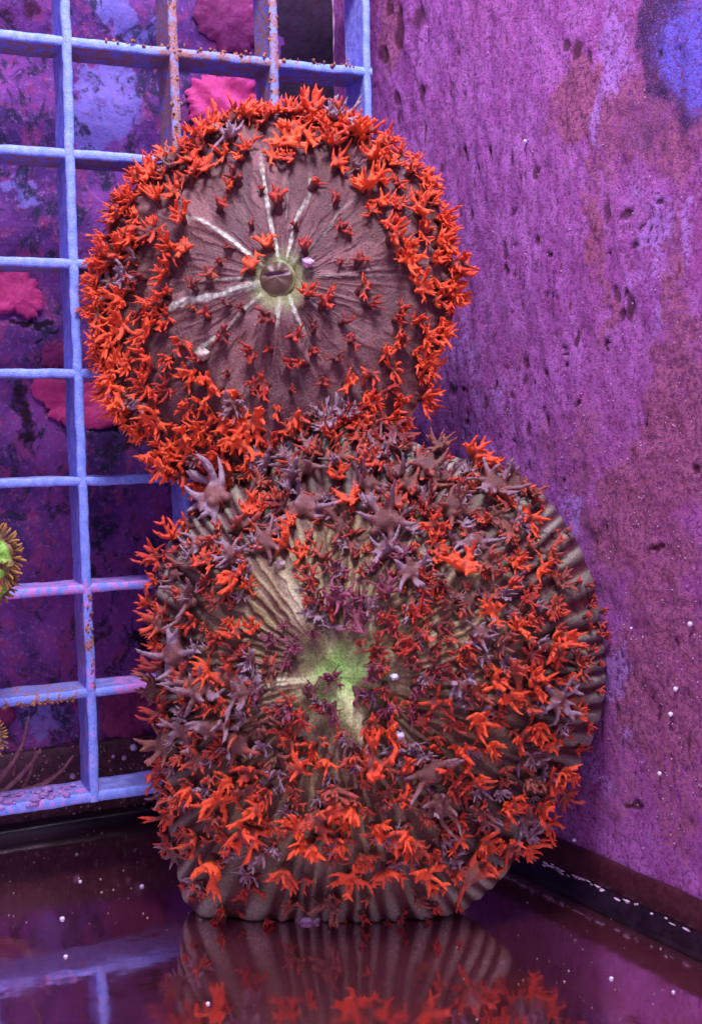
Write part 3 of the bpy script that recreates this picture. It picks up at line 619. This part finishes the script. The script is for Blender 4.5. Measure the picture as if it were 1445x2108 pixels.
# mouths
def mouth(c, r, slit, mat_name, col1, col2, rim):
    nt, nr = 48, 18; th = np.linspace(0, 2*math.pi, nt, endpoint=False); V = []
    for a in th:
        for j in range(nr):
            q = j/(nr-1); x, y = q*math.cos(a)*r, q*math.sin(a)*r
            h = r*.40*math.sqrt(max(0, 1-q*q*.97)) + .05*r*math.sin(6*a)*q
            sl = math.exp(-((y-.18*r-.12*x)/(.055*r))**2)*max(0, 1-abs(x/(r*.78))**3); h -= .22*r*sl
            V.append((x, y, h-.05*r))
    V = np.array(V); rr = np.hypot(V[:, 0], V[:, 1])/r
    sl = np.exp(-((V[:, 1]-.18*r-.12*V[:, 0])/(.06*r))**2)*np.clip(1-np.abs(V[:, 0]/(r*.78))**3, 0, 1)
    col = np.array(col1)[None]*(1-sm(.82, .97, rr))[:, None]+np.array(rim)[None]*sm(.82, .97, rr)[:, None]
    col = col*(1-.7*sl[:, None])+np.array(col2)*.7*sl[:, None]
    me = mesh('mouth', V, gridmesh(nt, nr, True)); cattr(me, 'skin', col)
    t = NT(mat_name); w = t.coord(); t.base(t.attr('skin', 'Color'), .42, .4); t.bump(t.noise(w, 25, 3, .6), .25, .02)
    o = link('mouth', me, t.m, c.root); X, Y, N = c.X, c.Y, c.N
    mw = np.array(c.loc)-c.base + N*(.045 if r > .2 else -.02)
    o.matrix_local = Matrix(((X[0], Y[0], N[0], mw[0]), (X[1], Y[1], N[1], mw[1]), (X[2], Y[2], N[2], mw[2]), (0, 0, 0, 1)))
mouth(up, .255, True, 'glossy_mouth', (.075, .045, .028), (.22, .08, .28), (.24, .32, .10))
mouth(low, .10, True, 'green_mouth', (.16, .50, .11), (.10, .25, .06), (.30, .60, .20))

# ---- tentacles of the upper coral
def poisson(poly, dmin, tries, accept, seed, placed=None):
    r = np.random.default_rng(seed); P = np.array(poly); lo_, hi_ = P.min(0)-15, P.max(0)+15; out = list(placed or []); new = []
    n = len(P); 
    def inside(x, y):
        c = False; j = n-1
        for i in range(n):
            if (P[i][1] > y) != (P[j][1] > y) and x < (P[j][0]-P[i][0])*(y-P[i][1])/(P[j][1]-P[i][1])+P[i][0]: c = not c
            j = i
        return c
    for _ in range(tries):
        x, y = r.uniform(lo_[0], hi_[0]), r.uniform(lo_[1], hi_[1])
        if not inside(x, y): continue
        k = accept(x, y)
        if k is None: continue
        d = dmin*k
        if all((x-a[0])**2+(y-a[1])**2 > (.5*(d+a[2]))**2 for a in out): out.append((x, y, d)); new.append((x, y))
    return new
inner = [(592, 305, 78, 'star', 'orange'), (500, 330, 36, 'tuft', 'orange'), (492, 378, 46, 'tuft', 'red'), (470, 392, 40, 'tuft', 'orange'), (452, 432, 44, 'tuft', 'red'), (572, 432, 52, 'tuft', 'red'), (640, 388, 40, 'tuft', 'red'), (690, 425, 34, 'tuft', 'red'), (700, 470, 40, 'tuft', 'red'),
    (762, 403, 78, 'star', 'orange'), (782, 430, 55, 'star', 'orange'), (382, 515, 84, 'star', 'orange'), (372, 540, 50, 'tuft', 'orange'), (803, 495, 66, 'tuft', 'orange'), (825, 522, 50, 'tuft', 'orange'), (555, 512, 58, 'tuft', 'orange'), (517, 556, 62, 'tuft', 'orange'), (632, 612, 52, 'star', 'orange'),
    (628, 515, 52, 'tuft', 'red'), (720, 490, 34, 'tuft', 'red'), (735, 545, 34, 'tuft', 'red'), (432, 570, 52, 'tuft', 'brown'), (406, 600, 40, 'tuft', 'red'), (348, 610, 34, 'tuft', 'red'), (475, 628, 30, 'tuft', 'brown'), (428, 652, 50, 'tuft', 'red'), (462, 690, 46, 'tuft', 'red'), (560, 655, 64, 'tuft', 'red'),
    (520, 722, 54, 'star', 'red'), (600, 690, 44, 'tuft', 'red'), (740, 600, 44, 'tuft', 'orange'), (752, 630, 40, 'tuft', 'red'), (700, 665, 44, 'tuft', 'red'), (722, 702, 44, 'tuft', 'red'), (645, 680, 40, 'tuft', 'red'), (662, 635, 48, 'tuft', 'red'), (812, 662, 42, 'tuft', 'red'), (822, 700, 36, 'tuft', 'red'),
    (350, 655, 60, 'star', 'orange'), (378, 700, 54, 'star', 'orange'), (330, 640, 54, 'star', 'orange'), (455, 800, 70, 'star', 'orange'), (428, 790, 50, 'tuft', 'orange'), (480, 806, 60, 'tuft', 'orange'), (553, 792, 56, 'star', 'red'), (520, 800, 40, 'tuft', 'red'), (630, 750, 48, 'tuft', 'red'), (664, 784, 44, 'tuft', 'red'),
    (712, 790, 58, 'tuft', 'orange'), (765, 765, 60, 'tuft', 'orange'), (785, 745, 50, 'tuft', 'orange'), (500, 868, 74, 'star', 'orange'), (440, 880, 50, 'tuft', 'orange'), (604, 858, 60, 'tuft', 'orange'), (570, 850, 44, 'tuft', 'orange'), (640, 720, 40, 'tuft', 'red'), (595, 745, 34, 'tuft', 'red'), (690, 740, 40, 'tuft', 'red'),
    (520, 470, 26, 'tuft', 'red'), (610, 470, 26, 'tuft', 'red'), (480, 510, 24, 'tuft', 'red'), (455, 545, 24, 'tuft', 'red'), (540, 400, 22, 'tuft', 'red'), (700, 540, 28, 'tuft', 'red'), (400, 640, 28, 'tuft', 'brown'), (500, 640, 30, 'tuft', 'red'), (560, 720, 34, 'tuft', 'red'), (680, 600, 30, 'tuft', 'brown'),
    (700, 222, 84, 'antler', 'grey'), (712, 285, 84, 'antler', 'brown'), (410, 945, 60, 'tuft', 'grey'), (300, 835, 50, 'tuft', 'grey'), (280, 545, 44, 'tuft', 'grey'), (470, 770, 30, 'tuft', 'red'), (760, 830, 60, 'antler', 'orange'), (710, 850, 44, 'tuft', 'grey'), (670, 860, 44, 'tuft', 'grey'), (640, 850, 40, 'tuft', 'grey')]
for x, y, px, v, m in inner: up.tent(x, y, px*(1.28 if v == 'tuft' else 1.08), v, m, out=.35, up=.35 if v == 'tuft' else .1)
UC = np.array([572, 600])
def ring(x, y):
    d = np.array([x, y])-UC; a = math.degrees(math.atan2(-d[1], d[0])) % 360; r = np.hypot(*d)/(365 if not 200 < a < 330 else 400)
    if 265 < a < 305: return None
    inner_lim = .80 if not (150 < a < 255) else .74
    if 60 < a < 120: inner_lim = .88
    if r < inner_lim - .14: return None
    if r < inner_lim: return 1.25 if rng.random() < .25 else None
    return 1.0 if r > inner_lim+.06 else 1.35
pr = poisson(upoly, 29, 9000, ring, 3)
for x, y in pr:
    d = np.array([x, y])-UC; a = math.degrees(math.atan2(-d[1], d[0])) % 360
    m = 'orange' if rng.random() < .90 else ('red' if rng.random() < .7 else 'grey')
    up.tent(x, y, rng.uniform(52, 84), 'antler' if rng.random() < .7 else 'star', m, out=.75, lift=.0, jit=.22, up=.15)
for x, y in poisson([(420, 620), (480, 560), (700, 560), (820, 640), (800, 780), (680, 830), (470, 840), (340, 740)], 44, 500, lambda x, y: 1.0, 31, [(a[0], a[1], 46) for a in inner]+[(583, 587, 110)]):
    up.tent(x, y, rng.uniform(28, 52), 'tuft', 'red', out=.3, up=.3)
neck = [(rng.uniform(540, 800), rng.uniform(835, 960)) for _ in range(26)]
for x, y in neck: low.tent(x, y, rng.uniform(48, 84), rng.choice(['antler', 'star', 'lump', 'tuft']), rng.choice(['grey', 'brown', 'red', 'orange'], p=[.35, .3, .2, .15]), out=.3)
for i in range(66):                                           # outermost fringe
    a = 2*math.pi*i/74 + rng.normal(0, .03); ad = math.degrees(a) % 360
    if 262 < ad < 318: continue
    P = np.array(upoly)-UC; R = outline([(p[0], -p[1]) for p in P], np.zeros(2), np.array([a]*15))[7]
    up.tent(UC[0]+R*.985*math.cos(a), UC[1]-R*.985*math.sin(a), rng.uniform(44, 66), 'antler', 'orange' if rng.random() < .9 else 'red', out=1.2, jit=.2)

# ---- tentacles of the lower coral
grey = [(625, 965, 120), (600, 985, 90), (455, 1035, 125), (640, 1045, 110), (800, 1085, 115), (870, 975, 120), (850, 1010, 90), (925, 1050, 95), (770, 1000, 90), (385, 1235, 125), (405, 1170, 90), (370, 1340, 115), (415, 1425, 110), (440, 1490, 110), (350, 1530, 100), (505, 1525, 110),
        (870, 1590, 120), (905, 1650, 125), (970, 1650, 90), (545, 1125, 115), (710, 1095, 80), (840, 1190, 95), (940, 1410, 90), (500, 1090, 80), (340, 1280, 90), (800, 1140, 80), (1010, 1010, 110), (1060, 1000, 80), (330, 1420, 90), (470, 1400, 80), (420, 1560, 90), (820, 1540, 70), (980, 1115, 80), (960, 1240, 70), (560, 1380, 50), (640, 1420, 54)]
plum = [(650, 1195, 80), (700, 1235, 90), (735, 1290, 90), (770, 1335, 80), (765, 1385, 70), (695, 1180, 80), (655, 1240, 70), (790, 1225, 80), (830, 1150, 70), (850, 1260, 80), (800, 1290, 60), (850, 1330, 70), (885, 1380, 80), (850, 1480, 90), (610, 1330, 60), (560, 1320, 54), (625, 1480, 70), (690, 1450, 60), (800, 1450, 60), (680, 1400, 60), (900, 1290, 70), (770, 1180, 70), (540, 1420, 60), (740, 1235, 60), (645, 1300, 40), (590, 1290, 34), (590, 1450, 60), (900, 1200, 70)]
orange = [(700, 995, 90), (722, 1040, 90), (535, 1005, 84), (542, 1050, 60), (722, 1105, 84), (604, 1085, 66), (432, 1165, 80), (400, 1085, 70), (360, 1115, 70), (965, 955, 100), (900, 935, 90), (820, 935, 60), (945, 1175, 100), (1000, 1160, 76), (1070, 1065, 84), (1112, 1130, 90), (1050, 1100, 70), (880, 1125, 70), (1150, 1300, 96), (1125, 1335, 90), (1085, 1410, 92),
          (1045, 1215, 70), (1160, 1400, 66), (1180, 1465, 70), (1100, 1485, 84), (1010, 1400, 76), (975, 1470, 84), (1060, 1515, 84), (955, 1545, 96), (980, 1600, 96), (762, 1590, 120), (730, 1640, 110), (832, 1700, 100), (862, 1790, 90), (770, 1700, 80), (716, 1800, 92), (592, 1775, 100), (645, 1725, 100), (512, 1695, 96), (450, 1640, 84), (400, 1605, 80), (350, 1680, 80),
          (442, 1765, 104), (335, 1725, 64), (622, 1580, 100), (560, 1620, 84), (480, 1600, 80), (652, 1665, 96), (1040, 1655, 96), (1100, 1640, 84), (1085, 1595, 76), (1042, 1730, 84), (1150, 1575, 76), (497, 1310, 76), (480, 1290, 60), (430, 1375, 84), (335, 1335, 70), (625, 1150, 66), (505, 1220, 60), (530, 1300, 60), (770, 1560, 90), (1020, 1330, 80), (1060, 1300, 80), (950, 1330, 70), (930, 1480, 80),
          (1010, 1260, 70), (680, 1560, 70), (540, 1660, 80), (1130, 1690, 60), (1000, 1530, 70), (690, 950, 80), (760, 950, 70), (330, 1200, 60), (320, 1600, 60), (700, 1725, 80), (375, 1640, 60), (820, 1640, 60)]
low.tent(960, 1785, 112, 'lump', 'brown')
for x, y, px in grey: low.tent(x, y, px*.98, 'lump', 'grey' if rng.random() < .62 else 'brown', out=.3, jit=.25)
for x, y, px in plum: low.tent(x, y, px*1.15, 'tassel', 'plum' if rng.random() < .65 else 'red', out=.2, jit=.3)
for x, y, px in orange: low.tent(x, y, px*.92, 'star' if rng.random() < .45 else 'antler', 'orange' if rng.random() < .80 else 'brown', out=.35, jit=.25, lift=.03)
bare = [(570, 1235, 62, 85), (600, 1400, 85, 28), (822, 1400, 30, 55), (712, 1372, 40, 55), (680, 1110, 30, 40), (640, 1340, 60, 40), (600, 1300, 50, 40)]
def fill(x, y):
    for a, b, rx, ry in bare:
        if ((x-a)/rx)**2+((y-b)/ry)**2 < 1: return None
    if y > 1770: return None if rng.random() < .9 else 1.6
    d = np.array([x-770, y-1400]); a = math.degrees(math.atan2(-d[1], d[0]))
    if -28 < a < 48 and np.hypot(*d) > 425: return None
    return 1.0
placed = [(a[0], a[1], a[2]*.40) for a in grey+plum+orange]
for x, y in poisson(lpoly, 42, 9000, fill, 8, placed):
    c = math.hypot(x-720, y-1300); u = rng.random()
    if c < 190: v, m = ('tassel', 'plum') if u < .5 else ('tuft', 'red')
    elif u < .25: v, m = 'star', 'orange'
    elif u < .62: v, m = 'antler', 'brown'
    elif u < .85: v, m = 'antler', 'red'
    else: v, m = 'lump', 'grey'
    if low.n < 299: low.tent(x, y, rng.uniform(54, 84) if c > 190 else rng.uniform(44, 66), v, m, out=.35, jit=.3)

def joined(c, name, spots, label):
    """small tentacles past the countable ones: one mesh"""
    Vs, Fs, Ts, n = [], [], [], 0
    cache = {}
    for x, y, px, v, out in spots:
        hh = c.hit(x, y)
        if hh is None: continue
        p, nn = hh; me = V_[v][rng.integers(0, len(V_[v]))]
        if me.name not in cache:
            co = np.zeros(len(me.vertices)*3, dtype=np.float32); me.vertices.foreach_get('co', co); tp = np.zeros(len(me.vertices), dtype=np.float32); me.attributes['tip'].data.foreach_get('value', tp)
            fi = np.zeros(len(me.loops), dtype=np.int32); me.loops.foreach_get('vertex_index', fi); cache[me.name] = (co.reshape(-1, 3), tp, fi.reshape(-1, 4))
        co, tp, fi = cache[me.name]
        rad = p-c.mw; rad -= c.N*np.dot(rad, c.N); rad /= np.linalg.norm(rad)+1e-6
        ax = nrm(nn*.7+c.N*.4+rad*out+rng.normal(0, .25, 3)); q = np.array(Vector(ax).to_track_quat('Z', 'Y').to_matrix() @ Matrix.Rotation(rng.uniform(0, 6.28), 3, 'Z'))
        s_ = px/2506*np.linalg.norm(p-CAM)/.95
        Vs.append((co*s_)@q.T + p - c.base); Fs.append(fi+n); Ts.append(tp); n += len(co)
    me = mesh(name, np.concatenate(Vs), np.concatenate(Fs)); attr(me, 'tip', np.concatenate(Ts))
    return me
def rim_spots(c, n, px, k=1.0):
    out = []
    for i in range(n):
        a = rng.uniform(0, 2*math.pi); R = np.interp(a, c.th, c.R)*rng.uniform(.93, 1.0)*k
        p = c.O + (c.m2[0]+R*math.cos(a))*c.X + (c.m2[1]+R*math.sin(a))*c.Y
        d = p-CAM; x = 722.5+FPX*np.dot(d, CR)/np.dot(d, CF); y = 1054-FPX*np.dot(d, CU)/np.dot(d, CF)
        out.append((x, y, rng.uniform(*px), 'tuft', 1.1))
    return out
me = joined(low, 'rim_fringe', rim_spots(low, 120, (22, 40)), ''); link('rim_fringe', me, M['red'], low.root, kind='stuff')
me = joined(up, 'rim_fringe', [q for q in rim_spots(up, 110, (30, 48)) if not (q[1] > 880 and q[0] > 470)], ''); link('rim_fringe', me, M['orange'], up.root, kind='stuff')
extra = [(x, y, rng.uniform(34, 56), 'star' if rng.random() < .5 else 'tuft', .4) for x, y in poisson(lpoly, 36, 5000, fill, 21)]
ex2 = [(x, y, rng.uniform(40, 66), 'antler' if rng.random() < .6 else 'tassel', .4) for x, y in poisson(lpoly, 40, 3000, fill, 23)]
me = joined(low, 'mauve_tentacles', ex2[:110], ''); link('mauve_tentacles', me, M['grey'], low.root, kind='stuff')
me = joined(low, 'small_tentacles', extra[:230], ''); link('small_tentacles', me, M['brown'], low.root, kind='stuff')

# ------------------------------------------------------------------ small things
def speck(p, r, lab, grp, seed, name='air_bubble', mat='bubble', cat='bubble', flat=1.0):
    g = 14; V, F = [], []
    th = np.linspace(0, 2*math.pi, g, endpoint=False)
    for a in th:
        for j in range(9):
            q = math.pi*j/8*.999+.001; k = 1+.18*(math.sin(3*a+seed)*math.sin(q*2))
            V.append((r*k*math.sin(q)*math.cos(a), r*k*math.sin(q)*math.sin(a), r*flat*math.cos(q)))
    o = link(name, mesh(name, V, gridmesh(g, 9, True)), M[mat], label=lab, category=cat, **({'group': grp} if grp else {})); o.location = tuple(p); return o
for i, (x, y, r) in enumerate([(1085, 290, 3.5), (1228, 1237, 5), (1425, 1284, 5), (1303, 1293, 2.5), (1395, 1418, 5), (1385, 1470, 5), (1362, 1592, 4.2), (1186, 1729, 4)]):
    p = on_wall(x, y); rr = r/2506*np.linalg.norm(p-CAM)
    speck(p+WN*(rr*.6+.02), rr, ['tiny white speck alone on the purple wall right of the upper coral', 'blue white bubble touching the right edge of the lower coral', 'pearly bubble near the right edge of the picture, highest of four', 'tiniest pale speck on the wall right of the lower coral',
        'upper of the two close pearly bubbles low on the wall', 'lower of the two close pearly bubbles low on the wall', 'pearly bubble alone on the brown lower part of the wall', 'pale speck just above the dark silicone bead'][i], 'bubbles on the purple wall', i)
for i, (x, y, r) in enumerate([(128, 1893, 7), (135, 1971, 6), (158, 1760, 4.5), (292, 1826, 6.5), (1258, 2016, 6), (428, 2068, 6), (1386, 2044, 5), (165, 1816, 5), (390, 1722, 4)]):
    p = on_floor(x, y); rr = r/2506*np.linalg.norm(p-CAM)
    rr *= .68; speck(p+np.array([0, 0, rr*.3]), rr, ['white speck on the floor, upper of the two near the left reflection', 'white speck on the floor, lower of the two near the left reflection', 'faint speck on the dark floor just below the left end of the lattice', 'white speck on the dark floor between lattice and lower coral', 'pearly speck on the floor below the dark silicone bead', 'white speck at the bottom edge, left of the reflected coral', 'faint speck on the floor in the lower right corner', 'faint speck on the floor above the two brighter ones at left', 'speck on the floor tucked against the lower left of the coral'][i], 'specks on the dark floor', i, 'white_speck', 'bubble', 'speck', .7)
for i, (x, y, r) in enumerate([(269, 1533, 7), (145, 1592, 6), (250, 1555, 5), (228, 1552, 4)]):
    p = on_back(x, y); rr = r/2506*np.linalg.norm(p-CAM)
    speck(p+np.array([0, -.17-rr*.7, 0]), rr, ['brightest white speck on the dark trim beside the lower coral', 'pale speck on the trim left of the nearest upright slat', 'dull speck below the brightest one on the dark trim', 'faint speck on the trim right of the upright slat'][i], 'specks on the rear trim', i, 'white_speck', 'bubble' if i == 0 else 'flake', 'speck')
pp, ss = [], []
for i in range(90):
    x, y = rng.uniform(-20, 420), rng.uniform(1690, 1920); p = on_floor(x, y)
    if p[1] < YB-.5 and p[0] > -8: pp.append(p+np.array([0, 0, .006])); q = .004+.016*rng.random()**3; ss.append((q, q, q*.5))
for i in range(160):
    x, y = rng.uniform(0, 330), rng.uniform(1530, 1680); p = on_back(x, y); pp.append(p-np.array([0, .18, 0])); q = rng.uniform(.006, .022); ss.append((q, q*.5, q))
for i in range(60):
    p = on_floor(rng.uniform(900, 1445), rng.uniform(1850, 2108)); pp.append(p+np.array([0, 0, .006])); q = .004+.010*rng.random()**3; ss.append((q, q, q*.5))
blob_cloud('floor_silt', pp, ss, M['grain'], seed=12, kind='stuff', label='fine pale silt scattered on the dark floor and trim', category='silt')
pp, ss = [], []
for i in range(900):
    p = on_wall(rng.uniform(780, 1445), rng.uniform(-10, 1750)) if i < 500 else on_wall(rng.uniform(1150, 1445), rng.uniform(850, 1750)); pp.append(p+WN*.012); q = rng.uniform(.004, .011); ss.append((q, q, q))
blob_cloud('wall_grit', pp, ss, M['flake'], seed=14, kind='stuff', label='fine pale grit stuck all over the purple wall', category='grit')
def crumb(name, c, x, y, px, lab, mat, seed, off=.08):
    px *= .62; off *= .7
    hh = c.hit(x, y); p, n = hh; s_ = px/2506*np.linalg.norm(p-CAM)/2
    r = np.random.default_rng(seed); nt, nr_ = 18, 12; V = []
    for a in np.linspace(0, 2*math.pi, nt, endpoint=False):
        for j in range(nr_):
            q = .001+.998*math.pi*j/(nr_-1); V.append((math.sin(q)*math.cos(a), math.sin(q)*math.sin(a), math.cos(q)))
    V = np.array(V); V = V*(.15+1.6*fbm(V*3.1+seed*3, seed, 4))[:, None]*s_*np.array([1.1, .9, .8])
    o = link(name, mesh(name, V, gridmesh(nt, nr_, True)), M[mat], label=lab, category='debris'); o.location = tuple(p+n*off)
crumb('debris_crumb', up, 417, 728, 46, 'pale yellowish crumb resting low left on the upper coral disc', 'grain', 3, .14)
crumb('debris_crumb', up, 634, 545, 38, 'pinkish pale crumb just right of the upper coral mouth', 'flake', 5, .16)
crumb('debris_crumb', low, 577, 1165, 34, 'white crumb on the bare striped patch of the lower coral', 'grain', 7, .06)
crumb('debris_crumb', low, 812, 1392, 26, 'bluish white crumb right of the green mouth of the lower coral', 'bubble', 9, .04)
crumb('debris_crumb', low, 815, 1515, 34, 'white slanting crumb below the green mouth of the lower coral', 'bubble', 11, .15)
for (x, y, px, lab, sd) in [(628, 1888, 44, 'long pale chip on the floor at the foot of the lower coral', 13), (676, 1884, 34, 'shorter bright chip right of the long pale one at the coral foot', 15)]:
    p = on_floor(x, y+4); s_ = px/2506*np.linalg.norm(p-CAM)/2
    th = np.linspace(0, 2*math.pi, 16, endpoint=False); V = []
    for a in th:
        for j in range(9):
            q = .001+.998*math.pi*j/8; V.append((math.sin(q)*math.cos(a), math.sin(q)*math.sin(a), math.cos(q)))
    V = np.array(V); V = V*(.6+.8*fbm(V*2+sd, sd, 3))[:, None]*s_*np.array([1.1, .4, .35])
    o = link('pale_chip', mesh('pale_chip', V, gridmesh(16, 9, True)), M['flake'], label=lab, category='debris'); o.location = tuple(p+np.array([0, -.1, s_*.2])); o.rotation_euler = (0, 0, -.4)

# zoanthid polyps at the left edge
def vmat(name, rough=.5):
    t = NT(name); w = t.coord(); n = t.noise(w, 30, 3, .7)
    t.base(t.mix(1.0, t.attr('skin', 'Color'), t.mix(t.rng(n, .35, .65), (.6, .6, .6), (1.3, 1.3, 1.3)), 'MULTIPLY'), rough, .4); t.bump(n, .4, .02); return t.m
M['zoa'] = vmat('neon_green_and_orange_disc'); M['zfr'] = mat_tent('yellow_brown_fringe', (.08, .04, .015), (.17, .09, .02), (.34, .19, .03), (.55, .34, .04), .3, .9); M['zst'] = mat_simple('pink_mottled_stem', (.30, .08, .22), (.60, .30, .42), 7, .6, .3, .5, .03)
def polyp(x, y, depth, R, N, lab, nf=44, seed=0):
    N = nrm(N); P = on_plane(x, y, (0, depth, 0), (0, 1, 0)); X = nrm(np.cross((0, 0, 1), N)); Y = np.cross(N, X)
    root = empty('zoanthid_polyp', tuple(P-N*.9), label=lab, category='polyp', group='zoanthid polyps at the left edge')
    base = np.array(root.location); loc = lambda u, v, h: (P+X*u+Y*v+N*h)-base
    th = np.linspace(0, 2*math.pi, 64, endpoint=False)
    V = [loc(R*r*math.cos(a), R*r*math.sin(a), .10*R*math.sin(r*3)-.05*R*math.cos(a*9)*r) for a in th for r in np.linspace(.002, 1, 26)]
    rr = np.tile(np.linspace(.002, 1, 26), 64); col = np.zeros((len(rr), 3)); nz = .08*(fbm(np.array(V)*6, seed, 3)-.5)
    q = rr+nz; a1 = sm(.42, .50, q)[:, None]; a2 = sm(.78, .88, q)[:, None]
    col = np.array([.80, .26, .10])*(1-a1)+np.array([.20, .52, .06])*a1; col = col*(1-a2)+np.array([.16, .09, .03])*a2
    me = mesh('disc', V, gridmesh(64, 26, True)); cattr(me, 'skin', col); link('disc', me, M['zoa'], root)
    V = [loc(R*k*math.cos(a), R*k*math.sin(a), h) for a in th for k, h in ((1.0, 0), (1.03, -.05), (.85, -.25), (.62, -.5), (.55, -.9))]
    link('stem', mesh('stem', V, gridmesh(64, 5, True)), M['zst'], root)
    segs = []; r = np.random.default_rng(seed)
    arm(segs, r, (0, 0, 0), (0, 0, 1), .44, .062, .030, .0, 1.0, (.3, 0, .5), 4); fm = tent_mesh('fringe_tentacle', segs, k=.01, h=.016, seed=seed, amp=.01); fm.materials[0] = M['zfr']
    for i in range(nf):
        for ly in (0, 1):
            a = 2*math.pi*(i+.5*ly)/nf + r.normal(0, .03); d = nrm(X*math.cos(a)+Y*math.sin(a)+N*(.05+.35*ly+r.normal(0, .08)))
            o = bpy.data.objects.new('fringe_tentacle', fm); C.objects.link(o); o.parent = root; k = r.uniform(.75, 1.1)*R*1.0
            o.matrix_local = Matrix.Translation(Vector(loc(R*.95*math.cos(a), R*.95*math.sin(a), -.01))) @ (Vector(d).to_track_quat('Z', 'Y').to_matrix() @ Matrix.Rotation(r.uniform(0, 6.28), 3, 'Z') @ Matrix.Diagonal((k*1.1, k*1.1, k))).to_4x4()
polyp(-30, 1150, -1.2, .36, (-.25, -.9, .15), 'neon green and orange polyp with brown fringe cut by the left edge', 34, 3)
polyp(-14, 1205, -1.3, .27, (.35, -.8, -.35), 'smaller green polyp tucked below the larger one at the left edge', 28, 5)
polyp(-34, 1520, -1.2, .22, (-.1, -.9, .3), 'lowest little polyp showing only yellow fringe tips at the left edge', 24, 7)

# thin brown strands rising behind the bottom left of the lattice
st = empty('feathery_growth', tuple(on_plane(-10, 1660, (0, .75, 0), (0, 1, 0))), label='thin brown curved strands rising at the bottom left behind the lattice', category='seaweed')
SB = np.array(st.location)
t = mat_simple('brown_strand', (.30, .13, .12), (.55, .30, .28), 9, .6, .3, .4, .02)
for i, path in enumerate([[(-30, 1640), (20, 1580), (48, 1530), (60, 1470)], [(-20, 1655), (35, 1605), (70, 1565), (84, 1540)], [(30, 1635), (90, 1615), (130, 1585), (153, 1553)], [(-30, 1610), (5, 1590), (30, 1570), (28, 1600)], [(-20, 1670), (40, 1640), (60, 1600), (75, 1540)]]):
    pts = np.array([on_plane(x, y, (0, .8+.05*i, 0), (0, 1, 0)) for x, y in path]); n = 26; tt = np.linspace(0, 3, n)
    C_ = np.stack([np.interp(tt, [0, 1, 2, 3], pts[:, k]) for k in range(3)], -1); kk = np.hanning(9); kk /= kk.sum()
    C_ = np.stack([np.convolve(np.r_[[C_[0, k]]*4, C_[:, k], [C_[-1, k]]*4], kk, 'valid') for k in range(3)], -1)
    V = []
    for j in range(n):
        d = nrm(C_[min(j+1, n-1)]-C_[max(j-1, 0)]); a = nrm(np.cross(d, (0, 1, 0))); b = np.cross(d, a); r = .045*(1-.7*j/n)*(1+.15*math.sin(j*2.1))
        for k in range(8): V.append(C_[j]-SB+a*r*math.cos(k*math.pi/4)+b*r*math.sin(k*math.pi/4))
    F = [(j*8+k, j*8+(k+1) % 8, (j+1)*8+(k+1) % 8, (j+1)*8+k) for j in range(n-1) for k in range(8)]
    link('strand', mesh('strand', V, F), t, st)
bpy.context.scene['n'] = 0
open('/tmp/cnt','w').write(str((up.n, low.n)))
